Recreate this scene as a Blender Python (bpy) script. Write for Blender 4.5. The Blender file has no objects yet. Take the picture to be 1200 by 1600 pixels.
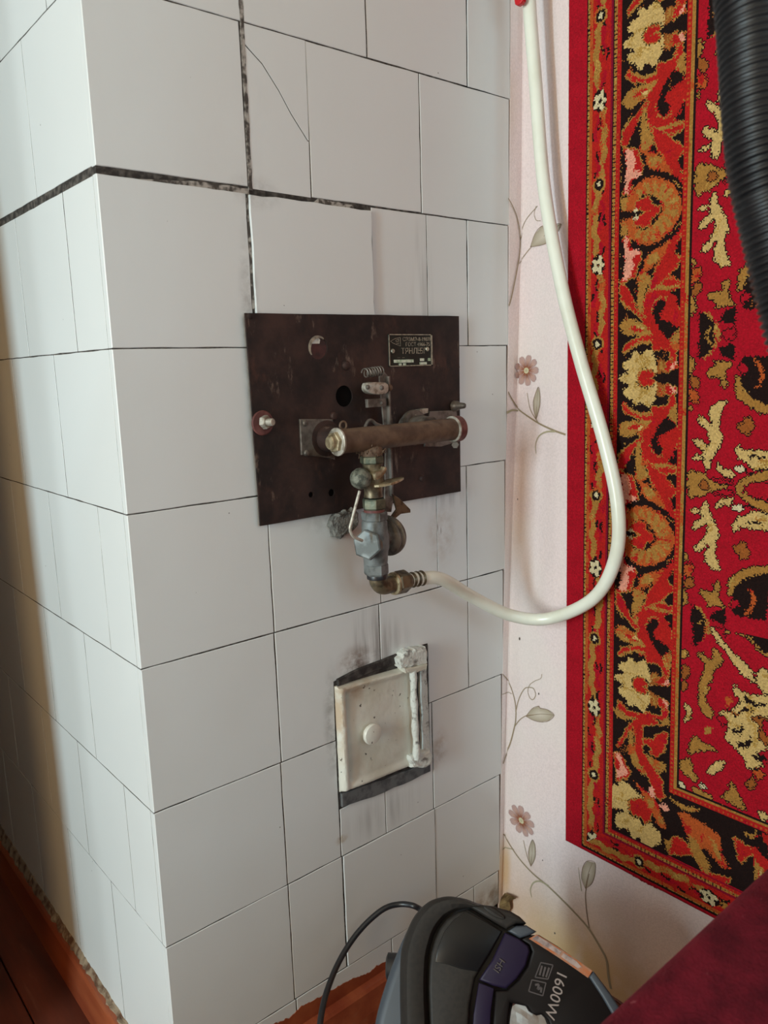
import bpy, bmesh, math, random, json
import numpy as np
from mathutils import Vector, Matrix
random.seed(7); RNG = np.random.default_rng(7)
S = bpy.context.scene
COL = S.collection
# ------------------------------------------------------------------ camera
cd = bpy.data.cameras.new('camera'); cam = bpy.data.objects.new('camera', cd); COL.objects.link(cam)
cR, cU, cB, cC = [[0.7626, -0.6462, -0.0304], [0.1383, 0.117, 0.9835], [-0.6319, -0.7542, 0.1786], [-0.372, -0.9344, -0.0326]]
cam.matrix_world = Matrix(((cR[0], cU[0], cB[0], cC[0]), (cR[1], cU[1], cB[1], cC[1]), (cR[2], cU[2], cB[2], cC[2]), (0, 0, 0, 1)))
cd.sensor_fit = 'VERTICAL'; cd.sensor_height = 32.0; cd.sensor_width = 24.0; cd.lens = 24.72
cd.clip_start = 0.02; cd.clip_end = 50
cd.dof.use_dof = True; cd.dof.focus_distance = 1.2; cd.dof.aperture_fstop = 7.0
S.camera = cam
# ------------------------------------------------------------------ light
w = bpy.data.worlds.new('overcast sky'); S.world = w; w.use_nodes = True
w.node_tree.nodes['Background'].inputs[0].default_value = (0.80, 0.88, 1.0, 1); w.node_tree.nodes['Background'].inputs[1].default_value = 0.6
FLOOR = -1.11; LX = -2.4
def area(name, loc, sx, sy, power, color, rot):
    l = bpy.data.lights.new(name, 'AREA'); l.shape = 'RECTANGLE'; l.size = sx; l.size_y = sy; l.energy = power; l.color = color
    o = bpy.data.objects.new(name, l); COL.objects.link(o); o.location = loc; o.rotation_euler = rot
    return o
EAST = (math.radians(90), 0, math.radians(-90))
area('window daylight between curtains', (LX + .02, -.47, .13), .24, 1.30, 67, (0.67, 0.91, 1.0), EAST)
area('window daylight far sash', (LX + .02, -.0 + .07, .13), .16, 1.30, 9, (0.84, 0.97, 1.0), EAST)
area('window daylight through curtain', (LX + .02, -.93, .13), .46, 1.30, 19, (1.0, 0.60, 0.20), EAST)
area('added front fill', (.0, -2.55, .55), 1.2, 1.1, 14, (0.58, 0.85, 1.0), (math.radians(90), 0, 0))  # lamp added behind the camera to fill the stove front, no window known
S.view_settings.view_transform = 'Standard'; S.view_settings.look = 'None'
S.view_settings.exposure = -0.18; S.view_settings.gamma = 1.0; S.view_settings.use_curve_mapping = False

# ------------------------------------------------------------------ materials
def lin(r, g, b, k=1.0):
    f = lambda c: (c / 12.92 if c <= .04045 else ((c + .055) / 1.055) ** 2.4) * k
    return (f(r / 255), f(g / 255), f(b / 255), 1)
class NT:
    def __init__(s, name):
        s.m = bpy.data.materials.new(name); s.m.use_nodes = True; s.t = s.m.node_tree; s.b = s.t.nodes['Principled BSDF']
        s.geo = None
    def n(s, typ, **kw):
        x = s.t.nodes.new(typ)
        for k, v in kw.items(): setattr(x, k, v)
        return x
    def l(s, a, b): s.t.links.new(a, b)
    def pos(s):
        if not s.geo: s.geo = s.n('ShaderNodeNewGeometry')
        return s.geo.outputs['Position']
    def scaled(s, sc):
        v = s.n('ShaderNodeVectorMath', operation='MULTIPLY'); s.l(s.pos(), v.inputs[0]); v.inputs[1].default_value = sc; return v.outputs[0]
    def noise(s, scale, detail=4, rough=.55, sc=(1, 1, 1)):
        x = s.n('ShaderNodeTexNoise'); x.inputs['Scale'].default_value = scale; x.inputs['Detail'].default_value = detail; x.inputs['Roughness'].default_value = rough
        s.l(s.scaled(sc), x.inputs['Vector']); return x.outputs['Fac']
    def ramp(s, fac, a, b, ca=0.0, cb=1.0):
        x = s.n('ShaderNodeMapRange'); x.clamp = True; x.interpolation_type = 'SMOOTHSTEP'
        s.l(fac, x.inputs[0]); x.inputs[1].default_value = a; x.inputs[2].default_value = b; x.inputs[3].default_value = ca; x.inputs[4].default_value = cb; return x.outputs[0]
    def mul(s, a, b, op='MULTIPLY'):
        x = s.n('ShaderNodeMath', operation=op); x.use_clamp = False
        for i, q in enumerate((a, b)):
            if isinstance(q, (int, float)): x.inputs[i].default_value = q
            else: s.l(q, x.inputs[i])
        return x.outputs[0]
    def mix(s, fac, a, b):
        x = s.n('ShaderNodeMix', data_type='RGBA')
        if isinstance(fac, (int, float)): x.inputs[0].default_value = fac
        else: s.l(fac, x.inputs[0])
        for i, q in ((6, a), (7, b)):
            if isinstance(q, tuple): x.inputs[i].default_value = q
            else: s.l(q, x.inputs[i])
        return x.outputs[2]
    def color(s, c):
        if isinstance(c, tuple): s.b.inputs['Base Color'].default_value = c
        else: s.l(c, s.b.inputs['Base Color'])
    def set(s, rough=.5, metal=0., spec=.5, coat=0.):
        s.b.inputs['Roughness'].default_value = rough; s.b.inputs['Metallic'].default_value = metal
        s.b.inputs['Specular IOR Level'].default_value = spec; s.b.inputs['Coat Weight'].default_value = coat
    def bump(s, h, strength=.2, dist=.002):
        x = s.n('ShaderNodeBump'); x.inputs['Strength'].default_value = strength; x.inputs['Distance'].default_value = dist
        s.l(h, x.inputs['Height']); s.l(x.outputs[0], s.b.inputs['Normal'])
    def blob(s, c, r, sm=(0.15, 1.0)):
        a = s.n('ShaderNodeVectorMath', operation='SUBTRACT'); s.l(s.pos(), a.inputs[0]); a.inputs[1].default_value = c
        d = s.n('ShaderNodeVectorMath', operation='DIVIDE'); s.l(a.outputs[0], d.inputs[0]); d.inputs[1].default_value = r
        g = s.n('ShaderNodeVectorMath', operation='LENGTH'); s.l(d.outputs[0], g.inputs[0])
        return s.ramp(g.outputs['Value'], sm[0], sm[1], 1, 0)
def simple(name, c1, c2=None, scale=40, rough=.5, metal=0., bump=.15, dist=.001, spec=.5, lo=.4, hi=.65, coat=0., bscale=None):
    t = NT(name)
    nz = t.noise(scale)
    t.color(t.mix(t.ramp(nz, lo, hi), c1, c2) if c2 else c1)
    t.set(rough, metal, spec, coat)
    if bump: t.bump(t.noise(bscale or scale * 2.5, 3), bump, dist)
    return t.m
def tile_mat(name, base, stains):
    t = NT(name)
    c = t.mix(t.ramp(t.noise(3.0, 2), .35, .65), base, tuple(x * y for x, y in zip(base, (.97, .965, .96, 1))))
    streak = t.ramp(t.noise(60, 3, sc=(1, 1, .07)), .35, .7)
    patch = t.ramp(t.noise(38, 5, .65), .33, .66)
    for (cc, rr, col, k, kind) in stains:
        f = t.blob(cc, rr)
        f = t.mul(f, streak if kind == 's' else patch) if kind != 'p' else f
        c = t.mix(t.mul(f, k), c, col)
    specks = t.n('ShaderNodeTexVoronoi'); specks.inputs['Scale'].default_value = 26; t.l(t.pos(), specks.inputs['Vector'])
    sp = t.ramp(specks.outputs['Distance'], .018, .034, 1, 0)
    spm = t.ramp(t.noise(9, 1), .51, .55)
    c = t.mix(t.mul(t.mul(sp, spm), .8), c, lin(70, 60, 55))
    t.color(c); t.set(.36, 0, .45)
    h = t.mul(t.noise(22, 2), 1.0); h2 = t.mul(t.noise(260, 3), .12)
    t.bump(t.mul(h, h2, 'ADD'), .22, .0016)
    return t.m
SOOT = lin(45, 34, 28); BRN = lin(110, 72, 38); GRY = lin(105, 100, 96); TAN = lin(165, 145, 125)
WHITE = (.685, .695, .685, 1)
def sx(x, z, y=0): return (x, y, z)
M_tile = tile_mat('painted white tile', WHITE, [
    (sx(*(0.3453, -0.483)), (.05, .05, .036), BRN, .75, 'n'), (sx(*(0.3679, -0.4977)), (.06, .05, .03), SOOT, .8, 'n'),
    (sx(*(0.3735, -0.4597)), (.05, .05, .085), GRY, .75, 's'), (sx(*(0.4184, -0.4766)), (.05, .05, .06), GRY, .5, 's'),
    (sx(*(0.2947, -0.5692)), (.022, .05, .12), GRY, .55, 'n'), (sx(*(0.52, -0.691)), (.03, .05, .05), TAN, .6, 'n'),
    (sx(*(0.3908, -0.76)), (.11, .05, .05), GRY, .35, 's'), (sx(*(0.5036, 0.0988)), (.03, .05, .13), GRY, .4, 's'),
    (sx(*(0.5355, -0.3096)), (.05, .05, .07), TAN, .45, 'n'), (sx(*(0.6471, -1.0527)), (.08, .05, .05), lin(130, 95, 60), .7, 'n'),
    (sx(*(0.552, -0.2464)), (.09, .05, .03), GRY, .4, 's'), (sx(*(0.3352, -0.253)), (.10, .05, .035), GRY, .4, 'n'),
    (sx(*(0.2102, 0.1986)), (.05, .05, .03), GRY, .35, 'n'), (sx(*(0.1898, 0.0026)), (.02, .05, .2), GRY, .5, 'n'),
    (sx(*(0.302, -0.7702)), (.016, .05, .010), lin(150, 115, 50), .9, 'n'), (sx(*(0.5269, -0.2962)), (.0016, .05, .012), lin(96, 62, 52), .8, 'p'), (sx(*(0.5342, -0.3028)), (.0014, .05, .010), lin(96, 62, 52), .7, 'p')])
M_grout = simple('dark sooty grout', lin(44, 39, 36), lin(88, 82, 76), 90, .95, bump=.6)
M_filler = simple('smeared grey joint filler', lin(70, 63, 58), lin(165, 158, 150), 70, .9, bump=.8, lo=.42, hi=.6)
M_plate = None
def plate_mat():
    t = NT('blackened rusty steel')
    c = t.mix(t.ramp(t.noise(14, 6, .65), .35, .7), lin(34, 26, 24), lin(66, 46, 40))
    c = t.mix(t.mul(t.ramp(t.noise(30, 6, .7, (1, 1, .5)), .55, .75), .3), c, lin(104, 66, 52))
    c = t.mix(t.mul(t.ramp(t.noise(46, 5, .7, (1, 1, .35)), .60, .72), .5), c, lin(140, 118, 104))
    t.color(c); t.set(.62, .25, .35); t.bump(t.noise(180, 4), .25, .0008); return t.m
M_plate = plate_mat()
M_void = simple('black void behind plate', lin(14, 11, 10), None, 20, 1.0, bump=0, spec=.1)
M_steel = simple('dull grey steel', lin(122, 114, 106), lin(82, 74, 67), 60, .5, .5, bump=.2)
M_bright = simple('worn bright steel', lin(186, 180, 168), lin(132, 122, 108), 90, .42, .45, bump=.2)
M_rustpipe = simple('brown rusted pipe', lin(106, 84, 66), lin(76, 56, 44), 45, .6, .2, bump=.3, lo=.35, hi=.7)
M_brass = simple('tarnished brass', lin(116, 104, 82), lin(70, 60, 48), 70, .42, .6, bump=.3)
M_brassB = simple('bright brass edge', lin(180, 166, 136), lin(128, 112, 86), 90, .4, .6, bump=.2)
M_zinc = simple('zinc grey valve metal', lin(118, 122, 121), lin(78, 80, 78), 45, .55, .35, bump=.35)
M_green = simple('green tinged brass', lin(104, 104, 86), lin(70, 78, 66), 80, .5, .5, bump=.4)
M_putty = simple('grey putty', lin(120, 118, 112), lin(78, 76, 72), 110, .95, bump=.9, dist=.003)
M_redpaint = simple('dull red oxide', lin(112, 66, 60), lin(84, 42, 38), 60, .6, .1, bump=.3)
M_np = simple('green black nameplate enamel', lin(26, 36, 32), lin(18, 24, 22), 60, .35, .1, bump=.1)
M_npl = simple('nameplate bare metal', lin(176, 170, 150), lin(130, 130, 118), 160, .4, .5, bump=.2)
M_npg = simple('nameplate pale fields', lin(205, 208, 190), lin(150, 170, 140), 150, .5, 0, bump=.1)
def door_mat():
    t = NT('chipped cream enamel on cast iron')
    c = t.mix(t.ramp(t.noise(9, 4), .35, .7), lin(214, 210, 198), lin(190, 184, 168))
    c = t.mix(t.mul(t.ramp(t.noise(120, 3), .69, .72), .9), c, lin(40, 34, 30))
    for (cc, rr, k, col) in ((sx(*(0.3047, -0.5578)), (.016, .05, .10), .7, lin(182, 150, 116)), (sx(*(0.3379, -0.5207)), (.06, .05, .012), .7, lin(176, 148, 118)), (sx(*(0.3503, -0.5297)), (.05, .05, .02), .4, lin(150, 120, 90))):
        c = t.mix(t.mul(t.mul(t.blob(cc, rr), t.ramp(t.noise(45, 4), .3, .6)), k), c, col)
    t.color(c); t.set(.45, 0, .45); t.bump(t.mul(t.noise(70, 4), 1), .3, .002); return t.m
M_door = door_mat()
M_lug = simple('rough limed cast iron', lin(206, 206, 198), lin(120, 114, 108), 90, .8, bump=.8, dist=.002, lo=.52, hi=.74)
M_frame = simple('sooty cast iron frame', lin(34, 28, 26), lin(72, 66, 62), 60, .8, bump=.6)
M_frameg = simple('grey smeared frame sill', lin(96, 96, 96), lin(66, 66, 68), 60, .8, bump=.5)
M_hose = simple('cream rubber hose', lin(226, 226, 212), lin(216, 215, 198), 12, .28, bump=.05, spec=.5)
M_redplastic = simple('glossy red lever', lin(190, 20, 30), None, 20, .25, bump=0)
M_blackplastic = simple('black plastic', lin(30, 30, 33), None, 20, .38, bump=.05)
M_corr = simple('black corrugated plastic', lin(17, 18, 21), None, 20, .42, bump=0, spec=.5)
M_shell = simple('charcoal grey plastic', lin(44, 40, 37), lin(38, 35, 33), 200, .55, bump=.15, dist=.0003, spec=.25)
M_shellb = simple('blue grey plastic', lin(62, 68, 76), None, 20, .5, bump=.1)
M_cup = simple('smoky dark dust container', lin(22, 22, 24), lin(40, 35, 30), 12, .3, bump=0, spec=.3)
M_purple = simple('dark purple plastic', lin(34, 25, 50), None, 20, .5, bump=0, spec=.25)
M_handle = simple('gloss black plastic', lin(20, 15, 15), None, 20, .5, bump=0, spec=.2)
M_ink = simple('pale grey print', lin(150, 136, 130), None, 20, .6, bump=0)
M_inkd = simple('dim grey print', lin(78, 70, 70), None, 20, .6, bump=0)
M_orange = simple('orange printed label', lin(176, 104, 66), lin(160, 124, 104), 120, .4, bump=0)
M_lab = simple('pale printed label', lin(176, 156, 148), lin(104, 92, 94), 70, .4, bump=0)
M_plush = None
def plush_mat():
    t = NT('maroon plush')
    c = t.mix(t.ramp(t.noise(26, 5, .65), .3, .72), lin(66, 14, 24), lin(106, 24, 38))
    c = t.mix(t.mul(t.ramp(t.noise(120, 2), .70, .76), .6), c, lin(150, 84, 90))
    t.color(c); t.set(.95, 0, .1); t.b.inputs['Sheen Weight'].default_value = .35; t.b.inputs['Sheen Tint'].default_value = lin(150, 60, 70)
    t.bump(t.noise(300, 4), .7, .003); return t.m
M_plush = plush_mat()
def floor_mat(name, c1, c2):
    t = NT(name)
    c = t.mix(t.ramp(t.noise(16, 5, .6, (1, .12, 1)), .3, .7), c1, c2)
    c = t.mix(t.mul(t.ramp(t.noise(60, 3, .5, (1, .1, 1)), .60, .72), .25), c, lin(150, 100, 76))
    t.color(c); t.set(.30, 0, .5); t.bump(t.noise(40, 4, .6, (1, .15, 1)), .2, .001); return t.m
M_floor = floor_mat('red brown floor paint', lin(112, 52, 36), lin(66, 32, 26))
M_skirt = floor_mat('red brown skirting paint', lin(158, 84, 52), lin(124, 54, 34))
M_dust = simple('dusty crumbling mortar strip', lin(146, 126, 104), lin(92, 62, 44), 60, .95, bump=.5)
M_wallL = simple('plain pale plaster', lin(214, 212, 202), None, 6, .9, bump=.1)
M_dark = simple('brown panel partition', lin(146, 100, 64), None, 6, .9, bump=.1)
M_scrap = simple('stained torn paper', lin(176, 150, 104), lin(104, 78, 46), 60, .9, bump=.5)
M_paper = simple('crumpled pale paper', lin(222, 220, 214), lin(196, 194, 188), 30, .8, bump=.4, dist=.004)
def wallpaper_mat():
    t = NT('pale pink wallpaper')
    c = t.mix(t.ramp(t.noise(260, 4, .7), .35, .68), lin(232, 214, 212), lin(220, 202, 200))
    c = t.mix(t.mul(t.ramp(t.noise(5, 3), .45, .7), .5), c, lin(226, 216, 208))
    for (cc, rr, k) in ((( .69, -.20, -1.10), (.1, .30, .13), .85), (( .69, -.16, -1.05), (.1, .34, .17), .4), ((.69, -.005, -1.0), (.05, .02, .09), .7), ((.7, -.008, .40), (.05, .02, .12), .25)):  # low tan blobs put warm shade into the paper, with some yellowed wear
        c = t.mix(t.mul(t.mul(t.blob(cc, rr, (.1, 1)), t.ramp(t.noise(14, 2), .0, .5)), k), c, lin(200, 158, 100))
    t.color(c); t.set(.75, 0, .3); t.bump(t.noise(420, 3, .7), .55, .0012); return t.m
M_wp = wallpaper_mat()
def attr_mat(name, domain_attr='knot', rough=.95, bump=True, spec=.1, sheen=0):
    t = NT(name); a = t.n('ShaderNodeAttribute'); a.attribute_name = domain_attr
    c = a.outputs['Color']
    if bump:
        c = t.mix(t.mul(t.ramp(t.noise(330, 3, .7), .3, .75), .28), c, (0.012, .008, .008, 1))
        t.bump(t.noise(330, 3, .7), .8, .003)
    t.color(c); t.set(rough, 0, spec); t.b.inputs['Sheen Weight'].default_value = sheen
    return t.m
M_rug = attr_mat('wool pile', sheen=.0)
M_print = attr_mat('wallpaper print', 'ink', .7, False, .3)

# ------------------------------------------------------------------ mesh helpers
def finish(name, bm, mat, parent=None, smooth=False, recalc=True):
    if recalc: bmesh.ops.recalc_face_normals(bm, faces=bm.faces[:])
    me = bpy.data.meshes.new(name); bm.to_mesh(me); bm.free()
    if smooth:
        me.polygons.foreach_set('use_smooth', [True] * len(me.polygons))
        try: me.set_sharp_from_angle(angle=math.radians(38))
        except Exception: pass
    for m in (mat if isinstance(mat, list) else [mat]): me.materials.append(m)
    o = bpy.data.objects.new(name, me); COL.objects.link(o)
    if parent: adopt(o, parent)
    return o
ORIG = {}
def adopt(o, parent):
    o.parent = parent
    loc = ORIG.get(parent.name)
    if loc is not None: o.matrix_parent_inverse = Matrix.Translation(-Vector(loc))
def thing(name, label, cat, loc=(0, 0, 0), group=None):
    o = bpy.data.objects.new(name, None); COL.objects.link(o); o.location = loc; o.empty_display_size = .05
    ORIG[o.name] = loc; o['label'] = label; o['category'] = cat
    if group: o['group'] = group
    return o
def tag(o, label, cat): o['label'] = label; o['category'] = cat; return o
def struct(o): o['kind'] = 'structure'; return o
def box(bm, lo, hi, bev=0, seg=2):
    r = bmesh.ops.create_cube(bm, size=1)['verts']
    for v in r: v.co = Vector([(lo[i] + hi[i]) / 2 + v.co[i] * (hi[i] - lo[i]) for i in range(3)])
    if bev:
        es = list({e for v in r for e in v.link_edges})
        bmesh.ops.bevel(bm, geom=es, offset=bev, segments=seg, affect='EDGES', profile=.5)
def basis(ax):
    ax = Vector(ax).normalized(); t = Vector((0, 0, 1)) if abs(ax.z) < .9 else Vector((1, 0, 0))
    u = ax.cross(t).normalized(); v = ax.cross(u).normalized(); return ax, u, v
def lathe(bm, prof, org, axis, seg=24, rot=0.0, cap=True):
    ax, u, v = basis(axis); org = Vector(org); rings = []
    for (t, r) in prof:
        rings.append([bm.verts.new(org + ax * t + (u * math.cos(rot + 2 * math.pi * i / seg) + v * math.sin(rot + 2 * math.pi * i / seg)) * max(r, 1e-5)) for i in range(seg)])
    for a, b in zip(rings, rings[1:]):
        for i in range(seg): bm.faces.new((a[i], a[(i + 1) % seg], b[(i + 1) % seg], b[i]))
    if cap: bm.faces.new(rings[0][::-1]); bm.faces.new(rings[-1])
def hexnut(bm, org, axis, r, h, rot=0.0, ch=.12):
    lathe(bm, [(0, r * (1 - ch)), (h * .14, r), (h * .86, r), (h, r * (1 - ch))], org, axis, 6, rot)
def cyl(bm, p0, p1, r, seg=20, bev=0.0):
    p0 = Vector(p0); d = Vector(p1) - p0; L = d.length
    prof = [(0, r), (L, r)] if not bev else [(0, r - bev), (bev, r), (L - bev, r), (L, r - bev)]
    lathe(bm, prof, p0, d, seg)
def cr(pts, n=8, closed=False):
    P = [Vector(p) for p in pts]; out = []; N = len(P)
    for i in range(N if closed else N - 1):
        g = (lambda k: P[k % N]) if closed else (lambda k: P[min(max(k, 0), N - 1)])
        a, b, c, d = g(i - 1), g(i), g(i + 1), g(i + 2)
        for j in range(n):
            t = j / n
            out.append(.5 * ((2 * b) + (c - a) * t + (2 * a - 5 * b + 4 * c - d) * t * t + (3 * b - a - 3 * c + d) * t ** 3))
    if not closed: out.append(P[-1].copy())
    return out
def tube(bm, pts, r, seg=16, cap=True):
    P = [Vector(p) for p in pts]; n = len(P); prev = None; rings = []
    for i in range(n):
        t = (P[min(i + 1, n - 1)] - P[max(i - 1, 0)]).normalized()
        if prev is None: _, u, _v = basis(t)
        else: u = (prev - t * prev.dot(t)).normalized()
        prev = u; v = t.cross(u); rr = r[i] if isinstance(r, (list, tuple)) else r
        rings.append([bm.verts.new(P[i] + (u * math.cos(2 * math.pi * k / seg) + v * math.sin(2 * math.pi * k / seg)) * rr) for k in range(seg)])
    for a, b in zip(rings, rings[1:]):
        for k in range(seg): bm.faces.new((a[k], a[(k + 1) % seg], b[(k + 1) % seg], b[k]))
    if cap: bm.faces.new(rings[0][::-1]); bm.faces.new(rings[-1])
def ccw(p):
    a = sum(p[i][0] * p[(i + 1) % len(p)][1] - p[(i + 1) % len(p)][0] * p[i][1] for i in range(len(p)))
    return list(p) if a > 0 else list(p)[::-1]
def inset(p, d):
    n = len(p); o = []
    for i in range(n):
        a, b, c = (Vector(p[k % n][:2]) for k in (i - 1, i, i + 1))
        e1 = (b - a); e2 = (c - b)
        if e1.length < 1e-9 or e2.length < 1e-9: o.append(tuple(b)); continue
        e1.normalize(); e2.normalize(); n1 = Vector((-e1.y, e1.x)); n2 = Vector((-e2.y, e2.x)); m = n1 + n2
        if m.length < .2: o.append(tuple(b + n1 * d)); continue
        m.normalize(); k = d / max(m.dot(n1), .35); o.append(tuple(b + m * k))
    return o
def prism(bm, poly, fmap, back, front, bev=0.0, steps=1):
    """extrude a 2-D outline from level back to level front, front rim rounded; fmap(a, b, level) -> point"""
    poly = ccw(poly); sg = 1 if front > back else -1
    levels = [(back, 0.0)]
    if bev:
        for k in range(steps + 1):
            t = math.pi / 2 * k / steps if steps > 1 else (0 if k == 0 else math.pi / 2)
            levels.append((front - sg * bev * (1 - math.sin(t)), bev * (1 - math.cos(t))))
    else: levels.append((front, 0.0))
    rings = [[bm.verts.new(fmap(a, b, lv)) for a, b in (inset(poly, d) if d else poly)] for lv, d in levels]
    n = len(poly)
    for A, B in zip(rings, rings[1:]):
        for i in range(n): bm.faces.new((A[i], A[(i + 1) % n], B[(i + 1) % n], B[i]))
    bm.faces.new(rings[0][::-1]); bm.faces.new(rings[-1])
FX = lambda a, b, l: Vector((a, l, b))      # outline in x,z ; level along y
LXm = lambda a, b, l: Vector((l, a, b))     # outline in y,z ; level along x
def chaikin(p, it=2):
    for _ in range(it):
        q = []
        for i in range(len(p)):
            a = Vector(p[i][:2]); b = Vector(p[(i + 1) % len(p)][:2]); q += [tuple(a * .75 + b * .25), tuple(a * .25 + b * .75)]
        p = q
    return p
def text_obj(name, body, size, mat, M, parent, depth=.0002, align='LEFT'):
    c = bpy.data.curves.new(name, 'FONT'); c.body = body; c.size = size; c.extrude = depth; c.align_x = align; c.resolution_u = 3
    o = bpy.data.objects.new(name, c); COL.objects.link(o)
    dg = bpy.context.evaluated_depsgraph_get(); me = bpy.data.meshes.new_from_object(o.evaluated_get(dg))
    bpy.data.objects.remove(o); bpy.data.curves.remove(c)
    me.transform(M); me.materials.clear(); me.materials.append(mat)
    t = bpy.data.objects.new(name, me); COL.objects.link(t)
    if parent: adopt(t, parent)
    return t

# ------------------------------------------------------------------ room shell
WX = lambda z, off=0.0: .7045 + .0254 * z - off
CEIL = 1.45; YB = -2.6; YF = 1.5
ZX, XCO = [[-1.11, -0.792, -0.538, -0.356, -0.238, -0.09, 0.066, 0.258, 0.51, 1.5], [0.6845, 0.6948, 0.7049, 0.7143, 0.7199, 0.7288, 0.7357, 0.7406, 0.7436, 0.748]]
def WS(y, z, off=0.0):      # the leaning wall; towards the stove the paper runs back to the true inner corner
    base = WX(z); e = float(np.interp(z, ZX, XCO)) - base; t = min(max(-y / .13, 0), 1); return base + e * (1 - t * t * (3 - 2 * t)) - off
EDGE = lambda z: float(np.interp(z, [-1.11, -1.0124, -.8031, -.5996, -.4004, -.2036, -.0034, .2023, .405, 1.5], [.672, .6751, .6819, .6867, .693, .6974, .705, .7074, .7112, .72]))
def wall_right():
    bm = bmesh.new(); rows = []
    for z in np.linspace(FLOOR, CEIL, 80):
        xc = float(np.interp(z, ZX, XCO)); xe = EDGE(z) + .0006
        pts = [(xe, .004), (xe, -.0004), ((xe + xc) / 2, -.0012 + .0006 * math.sin(z * 21)), (xc - .002, -.0010), (xc, -.0028)]
        pts += [(WS(y, z), y) for y in (-.010, -.02, -.035, -.05, -.065, -.08, -.095, -.11, -.125, -.14, -.2, -.3, -.6, -1.0, -1.8, YB)]
        rows.append([bm.verts.new((x, y, z)) for x, y in pts])
    for a, b in zip(rows, rows[1:]):
        for i in range(len(a) - 1): bm.faces.new((a[i], a[i + 1], b[i + 1], b[i]))
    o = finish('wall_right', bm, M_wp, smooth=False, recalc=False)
    sm = o.modifiers.new('thickness', 'SOLIDIFY'); sm.thickness = .08; sm.offset = -1
    return struct(o)
W_R = wall_right()
me = W_R.data
# make the wallpapered side face the room, thickness outward
if me.polygons[10].normal.x > 0: me.flip_normals()
bm = bmesh.new(); box(bm, (LX - .1, YB - .1, FLOOR - .12), (.95, YF + .1, FLOOR - .02)); F_ROOT = struct(finish('floor', bm, M_floor))
board = None
x = LX; k = 0
while x < .78:
    wd = .128
    if x > -.75 or True:
        bm = bmesh.new(); box(bm, (x + .0012, YB, FLOOR - .021), (x + wd - .0012, YF, FLOOR + (.0006 if k % 2 else 0)), .0018, 1)
        finish('floorboard', bm, M_floor, F_ROOT)
    x += wd; k += 1
bm = bmesh.new(); box(bm, (LX - .1, YB - .1, CEIL), (.95, YF + .1, CEIL + .1)); struct(finish('ceiling', bm, simple('warm ceiling', lin(226, 206, 178), None, 6, .9, bump=.1)))
# left wall with the window opening
bm = bmesh.new(); wy0, wy1, wz0, wz1 = -1.2, .2, -.56, .82
box(bm, (LX - .25, YB, FLOOR - .02), (LX, wy0, CEIL)); box(bm, (LX - .25, wy1, FLOOR - .02), (LX, YF, CEIL))
box(bm, (LX - .25, wy0, FLOOR - .02), (LX, wy1, wz0)); box(bm, (LX - .25, wy0, wz1), (LX, wy1, CEIL)); struct(finish('wall_left', bm, M_wallL))
bm = bmesh.new()
for (a, b) in ((wy0, wy0 + .04), (-.68, -.62), (-.32, -.25), (-.06, -.02), (wy1 - .04, wy1)): box(bm, (LX - .09, a, wz0), (LX - .02, b, wz1), .004)
for (a, b) in ((wz0, wz0 + .04), (wz1 - .04, wz1)): box(bm, (LX - .09, wy0, a), (LX - .02, wy1, b), .004)
struct(finish('window_1', bm, simple('white window paint', lin(230, 230, 225), None, 8, .5, bump=0)))
bm = bmesh.new(); vx0, vx1, vz0, vz1 = -.65, .65, .1, 1.3  # opening here and frame below are made up to carry the fill lamp
box(bm, (LX, YB - .1, FLOOR - .02), (vx0, YB, CEIL)); box(bm, (vx1, YB - .1, FLOOR - .02), (.70, YB, CEIL))
box(bm, (vx0, YB - .1, FLOOR - .02), (vx1, YB, vz0)); box(bm, (vx0, YB - .1, vz1), (vx1, YB, CEIL)); struct(finish('wall_back', bm, M_wallL))
bm = bmesh.new()
for a in (vx0, (vx0 + vx1) / 2 - .03, vx1 - .05): box(bm, (a, YB - .08, vz0), (a + .05, YB - .02, vz1), .004)
for a in (vz0, vz1 - .05): box(bm, (vx0, YB - .08, a), (vx1, YB - .02, a + .05), .004)
struct(finish('added_fill_window', bm, bpy.data.materials['white window paint']))
bm = bmesh.new(); box(bm, (LX, .212, FLOOR - .02), (-.5, .33, CEIL)); struct(finish('wall_partition', bm, M_dark))
bm = bmesh.new(); box(bm, (LX, YF, FLOOR - .02), (.78, YF + .1, CEIL)); struct(finish('wall_far', bm, M_dark))

# ------------------------------------------------------------------ tiled stove
STOVE = thing('masonry_stove', 'tall stove faced with cracked white square tiles, filling the corner', 'stove', (.35, .6, FLOOR))
bm = bmesh.new(); box(bm, (.0004, .0011, FLOOR), (.668, 1.3, 1.35)); box(bm, (.6, .0011, -.55), (.684, 1.3, 1.35)); box(bm, (.6, .0011, -.1), (.699, 1.3, 1.35)); finish('core', bm, M_grout, STOVE)
def jag(poly, amp, step=.02):
    o = []
    for i in range(len(poly)):
        a = Vector(poly[i]); b = Vector(poly[(i + 1) % len(poly)]); n = max(1, int((b - a).length / step)); e = (b - a).normalized(); nn = Vector((-e.y, e.x))
        for j in range(n):
            p = a + (b - a) * (j / n); p += nn * (random.uniform(-amp, amp) if j and not (abs(a.x) < 1e-6 and abs(b.x) < 1e-6) else 0); o.append(tuple(p))
    return o
def ftile(poly, y=0.0, amp=.0003, bev=.0008, mat=None, thick=.011):
    bm = bmesh.new(); poly = jag(ccw(poly), amp) if amp else poly
    prism(bm, poly, FX, y + thick, y, bev); finish('tile', bm, mat or M_tile, STOVE)
def rect(x0, x1, z0, z1): return [(x0, z0), (x1, z0), (x1, z1), (x0, z1)]
XR = lambda z: WX(z) - .0005
g = .0009
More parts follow.
